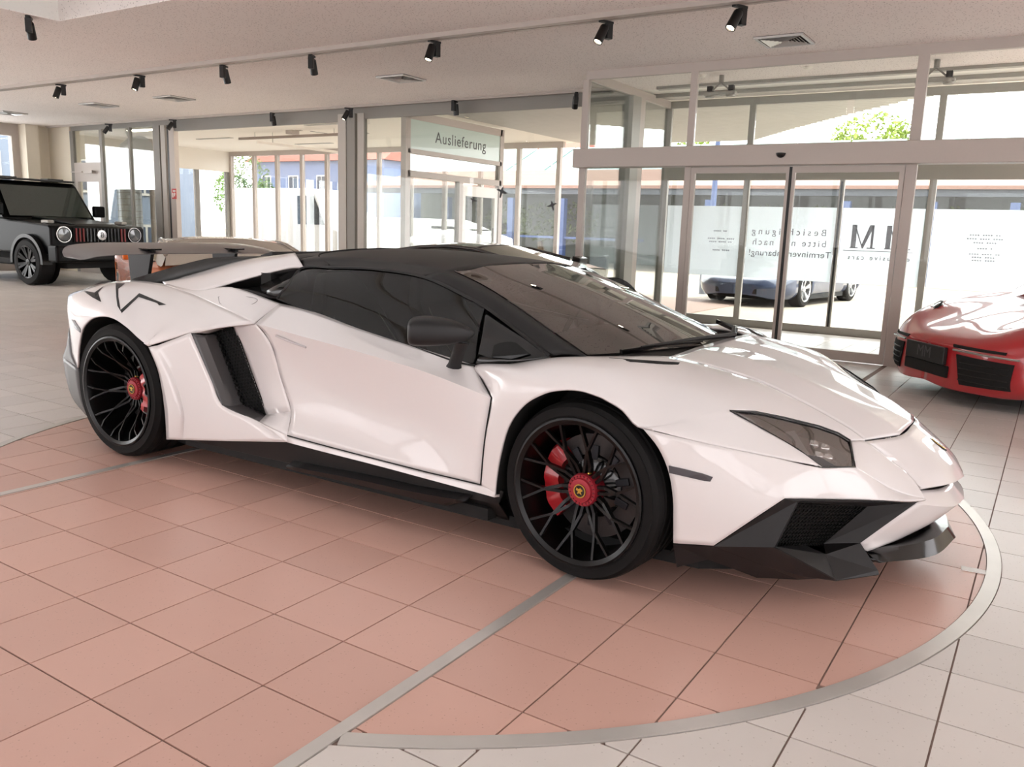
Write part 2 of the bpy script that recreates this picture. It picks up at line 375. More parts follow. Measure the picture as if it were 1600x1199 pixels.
# ceiling air vents
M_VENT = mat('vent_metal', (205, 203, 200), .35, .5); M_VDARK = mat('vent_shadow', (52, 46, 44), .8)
def vent(label, x, y, s=.5):
    t = thing('ceiling_vent', label, 'vent', (x, y, ZC), 0, 'square ceiling air vents')
    MB().bb((-s/2, -s/2, -.004), (s/2, s/2, .0)).build('backing', M_VDARK, t)
    f = MB(); k = .03
    f.bb((-s/2, -s/2, -.02), (s/2, -s/2+k, -.004)).bb((-s/2, s/2-k, -.02), (s/2, s/2, -.004)).bb((-s/2, -s/2+k, -.02), (-s/2+k, s/2-k, -.004)).bb((s/2-k, -s/2+k, -.02), (s/2, s/2-k, -.004))
    f.build('frame', M_VENT, t)
    for d in range(4):
        for r in range(1, 6):
            e = s/2-k-r*(s/2-k)/6.2; R = Matrix.Rotation(d*math.pi/2, 3, 'Z') @ Matrix.Rotation(.7, 3, 'X')
            MB().box(Matrix.Rotation(d*math.pi/2, 3, 'Z') @ Vector((0, -e, -.016)), (2*e, .03, .002), M=R).build('louvre', M_VENT, t)
for u, lb in ((1226, 'square louvred metal air vent over the sliding doors'), (620, 'square air vent between the front rail and the delivery sign'), (265, 'dark square air vent over the side room opening'), (150, 'dark square air vent above the black off-roader'), (14, 'dark square air vent at the far left of the ceiling')):
    q = hit(u, {1226: 62, 620: 120, 265: 152, 150: 163, 14: 176}[u], 'z', ZC); vent(lb, q[0], q[1] if u == 1226 else 5.15, .46)

# ------------------------------------------------------------------ glazed fronts
def front(name, label_posts, y, posts, rails, panes, m_=None, d=.06, parent=None):
    m_ = m_ or M_ALU
    r = struct(MB().bb((min(p[0] for p in posts), y-d/2, ZC-.1), (max(p[0] for p in posts), y+d/2, ZC)).build(name, m_))
    for p in posts:
        x, w, z0, z1 = p[:4]; dd = p[4] if len(p) > 4 else d
        MB().bb((x-w/2, y-dd/2, z0), (x+w/2, y+dd/2, z1)).build('post', p[5] if len(p) > 5 else m_, r)
    for x0, x1, z0, z1 in rails: MB().bb((x0, y-d/2+.002, z0), (x1, y+d/2-.002, z1)).build('rail', m_, r)
    for x0, x1, z0, z1 in panes: MB().bb((x0, y-.004, z0), (x1, y+.004, z1)).build('pane', G_PANE, r)
    return r
P0, P1, P2, P3 = XV, -.93, 1.37, 4.6
w2 = front('window_2', '', YD, [(P0, .08, 0, ZC-.1), (P1, .075, 0, ZC-.1), (P2, .1, 0, ZC-.1), (P3, .1, 0, ZC-.1)],
           [(P0, P1, 0, .08), (P2, P3, 0, .08)], [(P0+.04, P1-.04, .08, 2.0), (P0+.04, P1-.04, 2.21, ZC-.1), (P1+.04, P2-.05, 2.21, ZC-.1), (P2+.05, P3-.05, 2.21, ZC-.1), (P2+.05, P3-.05, .08, 2.0)])
MB().bb((XV-.06, YD-.17, 2.0), (P3+.2, YD+.05, 2.215)).build('operator_beam', M_ALU, w2, bevel=.006)
s_ = hit(1220, 239, 'y', YD-.18)
s = thing('door_sensor', 'small black half-dome motion sensor on the beam over the sliding doors', 'sensor', (s_[0], YD-.172, s_[2]))
MB().lathe([(.055, 0), (.055, .012), (0, .012)], 20, 'y', a0=math.pi, a1=2*math.pi).build('rim', M_BLACKP, s)
b = MB()
rr = [[(.05*math.cos(a)*math.cos(e), -.055*math.sin(e), .05*math.sin(a)*math.cos(e)) for a in [math.pi+math.pi*k/14 for k in range(15)]] for e in [math.pi/2*j/6*.98 for j in range(7)]]
b.loft(rr, close=False, cap=False); b.build('dome', M_BLACKP, s, smooth=1)
def leaf(n, x0, x1, y, gasket):
    f = .045
    r = struct(MB().bb((x0, y-.02, .01), (x0+f, y+.02, 1.99)).bb((x1-f, y-.02, .01), (x1, y+.02, 1.99)).bb((x0+f, y-.02, .01), (x1-f, y+.02, .11)).bb((x0+f, y-.02, 1.93), (x1-f, y+.02, 1.99)).build('door_%d' % n, M_ALU))
    MB().bb((x0+f, y-.004, .11), (x1-f, y+.004, 1.93)).build('pane', G_PANE, r)
    MB().bb((gasket-.007, y-.022, .012), (gasket+.007, y+.016, 1.988)).build('gasket', M_BLACKP, r)
XM = .215
leaf(1, P1+.045, XM-.002, YD-.02, XM-.008); leaf(2, XM+.002, P2-.055, YD-.02, XM+.008)
# outer front of the draught lobby
Q0, Q1, Q2, Q3, Q4 = XV, -1.06, .2, 1.27, 4.6
w3 = front('window_3', '', YO, [(Q0, .1, 0, ZC-.1), (Q1, .08, 0, ZC-.1), (Q2, .06, 0, 2.02), (Q3, .08, 0, ZC-.1), (Q4, .1, 0, ZC-.1)], [(Q0, Q4, 2.02, 2.24), (Q0, Q1, 0, .12), (Q1, Q2, 0, .1), (Q2, Q3, 0, .1), (Q3, Q4, 0, .1)],
           [(a+.045, b-.045, z0, z1) for a, b in ((Q0, Q1), (Q1, Q2), (Q2, Q3), (Q3, Q4)) for z0, z1 in ((.1, 2.02), (2.24, ZC-.1))], M_ALU2)
MB().bb((Q2-.012, YO-.034, .1), (Q2+.012, YO-.03, 2.0)).build('gasket', M_BLACKP, w3)
# side of the lobby
r = struct(MB().bb((XV-.03, YD+.03, ZC-.1), (XV+.03, YO-.03, ZC)).build('window_4', M_ALU))
for y0, y1, mm in ((6.86, 7.1, M_ALU2), (7.1, 7.24, M_ALU)): MB().bb((XV-.06, y0, 0), (XV+.06, y1, ZC-.1)).build('post', mm, r)
MB().bb((XV-.03, YD+.03, 0), (XV+.03, YO-.05, .08)).build('rail', M_ALU, r)
for y0, y1 in ((YD+.03, 6.86), (7.24, YO-.05)): MB().bb((XV-.004, y0, .08), (XV+.004, y1, ZC-.1)).build('pane', G_PANE, r)
M_LOBBY = mat('lobby_ceiling', (243, 240, 232), .5)
lc = struct(MB().bb((XV-.03, YD+.031, ZC+.02), (P3, YO+.1, ZC+.2)).build('ceiling_lobby', M_LOBBY))
MB().bb((-1.95, 6.95, ZC-.035), (3.4, 7.05, ZC+.02)).build('slot_duct', M_ALU2, lc)
MB().bb((XV, 7.62, ZC-.03), (P3, 7.66, ZC+.02)).build('joint_strip', M_ALU2, lc)
# long glass front of the showroom
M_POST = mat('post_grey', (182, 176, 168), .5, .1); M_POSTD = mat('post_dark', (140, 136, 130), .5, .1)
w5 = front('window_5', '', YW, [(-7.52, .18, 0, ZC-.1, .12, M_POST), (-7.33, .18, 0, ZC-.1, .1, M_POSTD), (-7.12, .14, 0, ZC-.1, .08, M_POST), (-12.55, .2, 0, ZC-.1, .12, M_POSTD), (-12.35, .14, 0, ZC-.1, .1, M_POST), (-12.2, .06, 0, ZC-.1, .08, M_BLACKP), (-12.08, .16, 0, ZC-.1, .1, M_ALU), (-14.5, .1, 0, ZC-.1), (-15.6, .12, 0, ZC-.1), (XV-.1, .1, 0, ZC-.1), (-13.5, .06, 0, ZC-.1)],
           [(-7.05, XV-.15, 0, .1), (-7.05, XV-.15, 2.93, ZC-.1), (-12.0, -7.6, 2.9, ZC-.1), (-14.45, -12.65, 0, .1)],
           [(-7.05, XV-.15, .1, 2.93), (-14.45, -13.53, .1, ZC-.1), (-13.47, -12.65, .1, ZC-.1)], M_POSTD)
# small door with a fanlight left of it
d = struct(MB().bb((-15.54, YW-.03, 2.1), (-14.55, YW+.03, 2.35)).bb((-15.54, YW-.03, 0), (-15.44, YW+.03, 2.1)).bb((-14.65, YW-.03, 0), (-14.55, YW+.03, 2.1)).bb((-15.44, YW-.03, 0), (-14.65, YW+.03, .9)).bb((-15.44, YW-.03, 1.95), (-14.65, YW+.03, 2.1)).build('door_3', M_ALU))
MB().bb((-15.44, YW-.004, .9), (-14.65, YW+.004, 1.95)).build('pane', G_PANE, d); MB().bb((-15.54, YW-.004, 2.35), (-14.55, YW+.004, ZC-.1)).build('pane', G_PANE, d)
MB().bb((-15.1, YW-.11, 2.12), (-14.75, YW-.03, 2.18)).bb((-15.5, YW-.14, 2.14), (-15.08, YW-.12, 2.16)).build('door_closer', M_ALU, d)
# end wall with a window, and the remaining sides of the room
w = struct(MB().bb((XE-.3, 6.35, 0), (XE, YW, ZC)).bb((XE-.3, 6.35, 0), (XE+.25, 6.62, ZC)).bb((XE-.3, YW-.03, 0), (-15.66, YW+.2, ZC)).build('wall_left', M_CREAM))
e = struct(MB().bb((XE-.2, 6.2, 0), (XE-.05, 6.35, ZC)).bb((XE-.2, -9, 0), (XE-.05, 6.2, .3)).bb((XE-.2, -9, ZC-.25), (XE-.05, 6.2, ZC)).bb((XE-.2, 3.0, .3), (XE-.05, 3.1, ZC-.25)).build('window_6', M_ALU))
MB().bb((XE-.13, 3.1, .3), (XE-.12, 6.2, ZC-.25)).build('pane', G_PANE, e); MB().bb((XE-.13, -9, .3), (XE-.12, 3.0, ZC-.25)).build('pane', G_PANE, e)
G_TINT = glass('solar_glass', (.74, .74, .74), gain=.6)
def far_front(n, axis, val, a0, a1, step):
    k = int(round((a1-a0)/step)); B = lambda p, q, z0, z1, t: MB().bb((p, val-t, z0), (q, val+t, z1)) if axis == 'y' else MB().bb((val-t, p, z0), (val+t, q, z1))
    r = struct(B(a0, a1, ZC-.3, ZC, .05).build('window_%d' % n, M_ALU)); B(a0, a1, 0, .25, .05).build('rail', M_ALU, r)
    for i in range(k+1): x = a0+(a1-a0)*i/k; B(x-.05, x+.05, .25, ZC-.3, .05).build('post', M_ALU, r)
    for i in range(k): x = a0+(a1-a0)*i/k; B(x+.05, x+(a1-a0)/k-.05, .25, ZC-.3, .004).build('pane', G_TINT, r)
far_front(7, 'y', -9.1, -16.4, 8.9, 2.3); far_front(8, 'x', 8.9, -9, 5.5, 2.4)
struct(MB().bb((P3+.05, YD-.1, 0), (9, YD+.1, ZC)).build('wall_right', M_CREAM))
# ------------------------------------------------------------------ the white sports car
def paint(name, rgb, rough=.35, coat=1.0):
    return mat(name, rgb, rough, coat=coat, coat_r=.02, var=.004, scale=900)
M_PAINT = paint('white_paint', (224, 219, 218)); M_SATIN = mat('satin_black', (26, 25, 26), .45, coat=.05, coat_r=.3, var=.05, spec=.35)
M_MATTE = mat('matte_black', (24, 23, 23), .5, var=.08, spec=.35); M_GLOSSB = mat('gloss_black', (7, 7, 8), .16, coat=.25); M_RIM = mat('rim_black', (7, 7, 8), .3, spec=.3)
M_CARBON = mat('dark_lining', (8, 8, 8), .8); M_RUBBER = mat('tyre_rubber', (14, 13, 13), .7, var=.15, scale=60, spec=.22)
M_REDCAL = mat('red_caliper', (168, 22, 32), .3, coat=.7); M_DISC = mat('brake_disc', (62, 60, 60), .35, .8, var=.2, scale=90)
M_GREYS = mat('grey_satin', (74, 72, 73), .4, coat=.2); M_GOLD = mat('gold_emblem', (196, 158, 70), .3, .7)
M_WING = mat('carbon_wing', (92, 86, 86), .38, coat=.5, coat_r=.08, var=.05)
G_CAR = glass('car_glass', (.20, .20, .19), ior=1.5, gain=1.15); G_WS = glass('windscreen_glass', (.34, .34, .31), ior=1.55, gain=2.1, milk=.05, milkc=(.6, .57, .52))
G_LAMP = glass('lamp_cover', (.9, .9, .9), gain=.4); M_CHROME = mat('lamp_chrome', (190, 188, 186), .15, .9)
M_LEATHER = mat('black_leather', (30, 29, 29), .55, var=.1, scale=120); M_STITCH = mat('pale_stitching', (150, 146, 142), .7)

car = thing('sports_car', 'white low-slung sports car with black roof and rear wing on the red turntable', 'car', (0, 0, 0), THETA)
def V(x, w, z): return Vector((x, -w, z))
def P(q): return q if isinstance(q, Vector) else K(*q)
def PL(*qs): return [P(q) for q in qs]
def lerp(A, B, t): return [a+(b-a)*t for a, b in zip(A, B)]
def between(A, B, ts, bulge=None):               # rows from A to B, pushed out by bulge in the middle
    R = []
    for t in ts:
        L = lerp(A, B, t)
        if bulge is not None:
            L = [q+Vector(b)*(4*t*(1-t)) for q, b in zip(L, bulge if isinstance(bulge, list) else [bulge]*len(L))]
        R.append(L)
    return R
def panel(name, patches, m_, side='both', thick=.01, parent=None, ref=(0, 0, .35), label=None, smooth=.62, weld=True):
    mb = MB()
    for v, f in patches: mb.add(v, f)
    if side == 'center': mb.mirror()
    outs = []
    for s in ((1,) if side in ('center', 'right') else (1, -1)):
        me = mesh(name, [(x, y*s, z) for x, y, z in mb.v], mb.f)
        b = bmesh.new(); b.from_mesh(me)
        if weld: bmesh.ops.remove_doubles(b, verts=b.verts, dist=.0006)
        bmesh.ops.dissolve_degenerate(b, edges=b.edges, dist=1e-5)
        bmesh.ops.recalc_face_normals(b, faces=b.faces)
        cx = sum((f.calc_center_median().x*f.calc_area() for f in b.faces))/max(1e-9, sum(f.calc_area() for f in b.faces))
        rf = Vector((cx+ref[0], ref[1]*s, ref[2]))
        if sum((f.calc_center_median()-rf).dot(f.normal)*f.calc_area() for f in b.faces) < 0: bmesh.ops.reverse_faces(b, faces=b.faces)
        b.to_mesh(me); b.free()
        for q in me.polygons: q.use_smooth = True
        me.set_sharp_from_angle(angle=smooth)
        o = obj(name, me, m_, parent or car)
        if thick:
            md = o.modifiers.new('thickness', 'SOLIDIFY'); md.thickness = thick; md.offset = -1
        if label: o['label'] = label
        outs.append(o)
    return outs

# --- shared outlines, read off the photograph
LIPF = PL((773, 776, .965), (775, 749, .97), (782, 707, .98), (797, 661, .985), (821, 632, .988), (850, 616, .99), (877, 610, .99), (909, 611, .99), (941, 621, .988), (973, 640, .985), (1005, 669, .98))
LIPF2 = PL((1005, 669, .98), (1029, 701, .977), (1045, 739, .972), (1051.5, 781, .966), (1052, 815, .96), (1052, 849, .955))
HC = PL((1048, 557.5, .50), (1118, 574.5, .455), (1180, 594, .42), (1231, 617, .40), (1290, 648, .385), (1330, 672, .39), (1352, 688, .39))
# front wing over the wheel
outer = PL((751, 757, .965), (752, 735, .965), (757, 690, .964), (768, 624, .953), (757, 599, .905), (742, 571, .845), (796, 568.5, .775), (858, 559, .735), (917, 556.5, .69))
lip = LIPF[:9]
bul = [(0, 0, 0)]*3+[(0, -.004, .004), (0, -.02, .015), (0, -.03, .03), (0, -.035, .035), (0, -.035, .04), (0, -.03, .045)]
f1 = patch(between(lip, outer, (0, .12, .3, .5, .75, 1), bul), 5, 4)
r0 = PL((917, 556.5, .69), (990, 556, .60), (1048, 557.5, .50), (1102, 570, .468), (1150, 584, .435), (1190, 598, .415), (1231, 617, .40), (1290, 648, .385), (1330, 672, .39), (1352, 688, .39))
rn = PL((941, 621, .988), (973, 640, .985), (1005, 669, .98), (1075, 656, .90), (1140, 642, .78), (1180, 643.6, .69), (1225, 652.5, .59), (1280, 666, .49), (1310, 677, .455), (1328, 688, .44))
bul2 = [(0, -.03, .045), (0, -.03, .045), (0, -.03, .04), (0, -.015, .03), (0, -.01, .022), (0, -.005, .014), (0, 0, .008), (0, 0, .003), (0, 0, .001), (0, 0, 0)]
f2 = patch(between(rn, r0, (0, .12, .3, .5, .75, 1), bul2), 5, 4)
ta = PL((1005, 669, .98), (1075, 656, .90), (1140, 642, .78), (1189, 669, .765), (1246, 702, .735), (1285, 730, .70))
tb = PL((1005, 669.2, .98), (1080, 687, .955), (1150, 702, .90), (1210, 714, .83), (1250, 722, .77), (1285, 730.2, .70))
f3 = patch(between(ta, tb, (0, .33, .66, 1), (0, -.006, .002)), 5, 4, su=(2,))
for k in range(11): f3[0][k] = f2[0][10+k]
for o in panel('front_wing', [f1, f2, f3], M_PAINT): pass
# lips that turn inward round the wheel openings
def lip_return(L, d=.05):
    return patch([L, [q+Vector((0, d, 0)) for q in L]], 4, 2)
# bumper side, nose
bt = PL((1005, 670.5, .98), (1080, 688.5, .955), (1150, 703.5, .90), (1210, 715.5, .83), (1285, 731.5, .70), (1336, 731, .56), (1398, 768, .43), (1446, 779, .36))
bb_ = PL((1052, 849, .955), (1115, 853, .925), (1170, 816, .90), (1226, 779, .855), (1300, 780, .69), (1355, 781.5, .56), (1410, 782, .45), (1448, 781, .36))
ts = (0, .18, .38, .6, .8, 1); rows = between(bt, bb_, ts, [(0, 0, 0), (.003, -.010, 0), (.005, -.008, 0), (.003, -.004, 0), (.003, -.002, 0), (.002, -.001, 0), (0, 0, 0), (0, 0, 0)])
for k, q in enumerate(LIPF2): rows[k][0] = q if k else P((1005, 670.5, .98))
b1 = patch(rows, 5, 4, su=(1, 3))
nc = PL((1330, 689.5, .437), (1353, 690, .40), (1390, 717, .345), (1425, 747, .33), (1446, 779, .36))
nb = PL((1336, 731, .56), (1365, 751, .49), (1398, 768, .43), (1425, 775, .39), (1446, 779, .36))
b2 = patch(between(nc, nb, (0, .33, .66, 1), [(.004, -.006, .004)]*3+[(0, 0, 0)]*2), 5, 4)
na = PL((1353, 690, .40), (1390, 717, .345), (1420, 743, .33), (1441, 764, .325))
nm = [V(2.285, .2, .545), V(2.37, .18, .485), V(2.44, .175, .425), V(2.468, .17, .385)]
ncn = [V(2.305, 0, .560), V(2.40, 0, .492), V(2.47, 0, .422), V(2.50, 0, .378)]
nose = patch([na, nm, ncn], 5, 5)
nose_u = patch([[na[-1], nm[-1], ncn[-1]], [q+Vector((-.06, 0, -.03)) for q in (na[-1], nm[-1], ncn[-1])]], 5, 2)
panel('front_bumper', [b1, b2, nose, nose_u], M_PAINT, 'center', ref=(-.5, 0, .35))
# bonnet
hm = [V(1.47, .22, .792), V(1.64, .22, .777), V(1.775, .215, .752), V(1.905, .21, .716), V(2.06, .205, .658), V(2.20, .2, .597), V(2.282, .2, .549)]
hcn = [V(1.455, 0, .786), V(1.64, 0, .772), V(1.78, 0, .748), V(1.92, 0, .710), V(2.08, 0, .654), V(2.23, 0, .594), V(2.302, 0, .564)]
hc2 = [q+Vector((0, .008, .001)) for q in HC]
bon = patch([hc2, lerp(hc2, hm, .45), hm, hcn], 5, 5, sv=(2,))
panel('bonnet', [bon], M_PAINT, 'center')
# emblem on the nose
e = MB(); ec = Vector((2.395, 0, .488)); ax = Vector((.82, 0, -.57)); ay = Vector((0, 1, 0)); an = ax.cross(ay)*-1
if an.z < 0: an = -an
shield = [(a*.85, b_*.85) for a, b_ in ((-.045, -.03), (-.045, .03), (-.01, .034), (.03, .02), (.047, 0), (.03, -.02), (-.01, -.034))]
def on(pl, h): return [tuple(ec+ax*a*1.0+ay*b_+an*h) for a, b_ in pl]
e.loft([on(shield, -.004), on(shield, .004), on([(a*.9, b_*.9) for a, b_ in shield], .006)]); em = e.build('emblem', M_GLOSSB, car)
e = MB(); e.loft([on([(a*.8, b_*.8) for a, b_ in shield], .006), on([(a*.75, b_*.75) for a, b_ in shield], .0075)]); g_ = e.build('shield_face', M_GOLD, em)
e = MB(); e.loft([on([(a*.68, b_*.68) for a, b_ in shield], .0075), on([(a*.66, b_*.66) for a, b_ in shield], .008)]); e.build('shield_field', M_GLOSSB, em)
# lower white lip in the middle of the bumper
w0 = [P((1441, 770, .33))+Vector((-.03, 0, 0)), V(2.43, .16, .355), V(2.46, 0, .345)]
w1 = [P((1432, 788, .36)), V(2.485, .17, .30), V(2.51, 0, .292)]
w2_ = [P((1345, 849, .46)), V(2.40, .22, .215), V(2.455, 0, .225)]
w3_ = [P((1356, 862, .44)), V(2.36, .22, .178), V(2.41, 0, .19)]
lw = patch([w0, w1, w2_, w3_], 5, 4, sv=(1,))
wall = patch([PL((1432, 786, .36), (1390, 817, .41), (1345, 849, .46)), lerp(w1, w2_, 0)[:1]*1+lerp([w1[0]], [w2_[0]], .5)+[w2_[0]]], 4, 2)
panel('lower_lip', [lw], M_PAINT, 'center', ref=(-.6, 0, .3))
# splitter
s0 = [P((1355, 863, .45)), V(2.43, .2, .168), V(2.47, 0, .17)]; s1 = [P((1374, 880, .47)), V(2.45, .22, .118), V(2.50, 0, .132)]
sb = [q+Vector((-.25, 0, -.005)) for q in s1]; s0b = [q+Vector((-.12, 0, .0)) for q in s0]
panel('splitter', [patch([s0b, s0, s1, sb], 6, 3, sv=(1, 2))], M_GLOSSB, 'center', ref=(-.5, 0, .2))
# black intake surround of the front corners
A, B, C, D, E, F, G = PL((1115, 853.5, .92), (1227, 779.5, .85), (1434, 784, .37), (1344, 849, .465), (1371, 892, .47), (1373, 898, .47), (1306.4, 907.3, .615))
B2, L2, G2 = PL((1245, 784, .825), (1209, 855, .86), (1303, 904.5, .63))
Hb = PL((1192, 883, .80), (1258, 900.5, .70)); m1, m2, vr, va = PL((1287, 850, .50), (1356, 791, .44), (1290, 867, .58), (1258, 853, .62))
fr = MB()
fr.add([A, B, B2, L2, G2, G, Hb[1], Hb[0]], [(0, 1, 2, 3), (0, 3, 7), (3, 4, 6, 7), (4, 5, 6)])
low = [q+Vector((-.03, .05, -.07)) for q in (A, Hb[0], Hb[1], G)]
low = [Vector((q.x, q.y, max(.075, q.z))) for q in low]
fr.add([A, Hb[0], Hb[1], G]+low, [(0, 1, 5, 4), (1, 2, 6, 5), (2, 3, 7, 6)])
q0 = P((1052, 850, .95))
fr.add([q0, A, low[0], q0+Vector((0, .05, -.1))], [(0, 1, 2, 3)])
fr.add([B2, L2, P((1212, 855, .80)), P((1247, 784, .78))], [(0, 1, 2, 3)])
fr.add([L2, va, vr, G2, E, F, G], [(0, 1, 2, 3), (3, 2, 4, 5, 6)])
fr.add([C, D, m1, m2, vr, E], [(0, 1, 2, 3), (1, 5, 4, 2)])
fr.add([G, F, Vector((F.x-.3, F.y, .085)), Vector((G.x-.3, G.y, .085))], [(0, 1, 2, 3)])
fr.add([D, E, F, Vector((D.x-.2, D.y+.02, D.z-.02)), Vector((F.x-.2, F.y+.02, F.z))], [(0, 1, 2, 4, 3)])
fr.add([B, C, m2, B2], [(0, 1, 2, 3)])
def facets(name, v, f, m_, thick):
    for s_ in (1, -1):
        me = mesh(name, [(x, y*s_, z) for x, y, z in v], [q if s_ > 0 else q[::-1] for q in f]); o = obj(name, me, m_, car)
        md = o.modifiers.new('thickness', 'SOLIDIFY'); md.thickness = thick; md.offset = 0
facets('intake_surround', fr.v, fr.f, M_SATIN, .005)
def hexmesh(name, corners, n, parent, m_, back=.0, mirror=True, r=.0055):
    # honeycomb bars filling a four-sided opening
    a, b, c_, d_ = corners; mb = MB(); W = ((b-a).length+(c_-d_).length)/2; H = ((d_-a).length+(c_-b).length)/2
    s = W/n; rows_ = int(H/(s*.87))+1; nrm = (b-a).cross(d_-a).normalized()
    def at(x, y): x = min(1, max(0, x)); y = min(1, max(0, y)); return (a*(1-x)+b*x)*(1-y)+(d_*(1-x)+c_*x)*y
    for j in range(rows_+1):
        for i in range(n+1):
            cx, cy = (i+(.5 if j % 2 else 0))/n, j/rows_
            pts = [at(cx+.5/n*math.sin(k*math.pi/3)*1.12, cy+.64/rows_*math.cos(k*math.pi/3)) for k in range(4)]
            for k in range(3):
                if (pts[k]-pts[k+1]).length > .004: mb.bar(pts[k], pts[k+1], .003, r, up=nrm)
    for s_ in ((1, -1) if mirror else (1,)):
        mm = MB(); mm.add([(x, y*s_, z) for x, y, z in mb.v], mb.f); mm.build(name, m_, parent)
    mk_ = MB(); off = nrm*.03 if nrm.y > 0 else -nrm*.03
    q = [p_+off for p_ in (a, b, c_, d_)]
    for s_ in (1, -1): MB().add([(p_.x, p_.y*s_, p_.z) for p_ in q], [(0, 1, 2, 3)]).build('mesh_backing', M_CARBON, parent)
mi = PL((1247, 785, .77), (1357, 789, .43), (1287, 851, .49), (1211, 856, .79))
M_MESH = mat('mesh_black', (11, 11, 11), .6, spec=.25)
hexmesh('grille_mesh', mi, 18, car, M_MESH, r=.004)
# headlamps
ht = PL((1140, 642, .78), (1180, 643.6, .69), (1225, 652.5, .59), (1280, 666, .49), (1310, 677, .455), (1328, 688, .44))
hb = PL((1140, 642.2, .78), (1189, 669, .765), (1246, 702, .735), (1285, 730, .70), (1315, 730, .62), (1336, 730, .56))
inn = Vector((-.01, .02, -.06))
for s_ in (1, -1):
    def S(pts): return [(x, y*s_, z) for x, y, z in pts]
    v, f = patch(between(ht, hb, (0, .5, 1), (0, -.002, .004)), 4, 4)
    hl = obj('headlamp', mesh('headlamp', S([Vector(q)+Vector((-.002, .004, -.004)) for q in v]), f, .6), G_LAMP, car)
    v2, f2_ = patch(between([q+inn for q in ht], [q+inn*.6 for q in hb], (0, .5, 1), (0, 0, 0)), 4, 4)
    obj('bowl', mesh('bowl', S(v2), f2_), M_GLOSSB, hl)
    rim = MB(); loop = ht+hb[::-1][:-1]
    rim.tube(loop+[loop[0]], .0035, 6, cap=False); rim.v = S(rim.v); rim.build('rim', M_GLOSSB, hl, smooth=3.2)
    st_ = MB(); a, b = P((1228, 668, .63)), P((1262, 713, .69)); c_, d_ = P((1243, 666, .60)), P((1274, 715, .67))
    st_.loft([[a+inn*.3, b+inn*.3, d_+inn*.3, c_+inn*.3], [q+inn*.6 for q in (a, b, d_, c_)]]); st_.v = S(st_.v); st_.build('divider', M_GREYS, hl)
    ln = MB(); a, b, c_ = P((1250, 705, .73)), P((1285, 729, .70)), P((1312, 728, .63)); ln.loft([[a+inn*.15, b+inn*.15, c_+inn*.15, (a+c_)/2+inn*.15+Vector((0, .01, .01))], [q+inn*.5 for q in (a, b, c_, (a+c_)/2)]]); ln.v = S(ln.v); ln.build('lower_blade', M_GREYS, hl)
    for (u, v_, w) in ((1278, 684, .575), (1296, 690, .54), (1286, 702, .60), (1301, 705, .56), (1190, 657, .70)):
        q = P((u, v_, w))+inn*.5; le = MB(); rr = .013 if u > 1200 else .008
        le.lathe([(0, .008), (rr*.6, .007), (rr, 0), (rr*1.25, -.004), (rr*1.3, -.02)], 12, 'x', (q.x, q.y, q.z)); le.v = S(le.v); le.build('lamp_lens', M_CHROME, hl, smooth=.7)
# --- doors and sides
belt = PL((437, 474, .748), (480, 484, .757), (560, 512.5, .78), (640, 539, .805), (742, 571, .845))
crs = PL((399, 505.5, .93), (462, 523, .945), (560, 550, .956), (660, 580, .958), (768, 622, .953))
d2 = PL((413, 520, .925), (467, 541, .928), (562, 567, .942), (660, 597, .95), (765, 640, .956))
d3 = PL((427, 548, .905), (478, 575, .905), (566, 600, .918), (660, 630, .936), (760, 672, .961))
d4 = PL((438, 590, .893), (488, 610, .895), (571, 640, .905), (662, 668, .93), (756, 705, .963))
d5 = PL((455, 642, .905), (500, 655, .915), (580, 682, .927), (664, 706, .945), (753, 733, .964))
d6 = PL((449, 680, .962), (508, 696, .963), (590, 717.5, .964), (666, 737, .965), (750, 757, .965))
def inset(rows_): return rows_
dr = panel('door', [patch([belt, lerp(belt, crs, .55), crs, d2, d3, d4, d5, d6], 6, 4, sv=(2,))], M_PAINT)
for o in dr:
    s_ = -1 if o.data.vertices[0].co.y < 0 else 1
# dark gap lines round the door
def seam(name, pts, r=.0028, parent=car, m_=None, both=True):
    pts = [tuple(q) for q in curve_sub([tuple(P(q)) for q in pts], 5)]
    for s_ in (1, -1) if both else (1,):
        MB().tube([(x, y*s_, z) for x, y, z in pts], r, 5).build(name, m_ or M_CARBON, parent)
for o, s_ in zip(dr, (1, -1)):
    for pts in ([(741, 571, .846), (768, 622, .954), (757, 690, .966), (751, 758, .9665)], [(751, 758, .9665), (666, 738, .9665), (590, 718.5, .9655), (508, 697, .9645), (449, 681, .9635)]):
        sp_ = curve_sub([tuple(P(q)) for q in pts], 6, sharp=(1,))
        MB().tube([(x, y*s_, z) for x, y, z in sp_], .0028, 5).build('shut_line', M_CARBON, o)
    hd = curve_sub([tuple(P(q)) for q in ((431, 525, .940), (455, 535, .9365), (478, 543, .934))], 4)
    MB().tube([(x, y*s_, z) for x, y, z in hd], .005, 6).build('handle_slot', mat('handle_shadow', (196, 191, 192), .4), o)
# sill
k0 = PL((449, 682, .962), (508, 698, .963), (590, 719, .964), (666, 739, .965), (751, 759, .965), (772.5, 767, .965))
k1 = PL((449, 691.5, .968), (508, 707, .969), (590, 728, .97), (666, 748.5, .971), (751, 771.5, .97), (772.5, 777.5, .968))
panel('sill', [patch([k0, k1, [q+Vector((0, .06, -.012)) for q in k1]], 5, 3, sv=(1,))], M_PAINT)
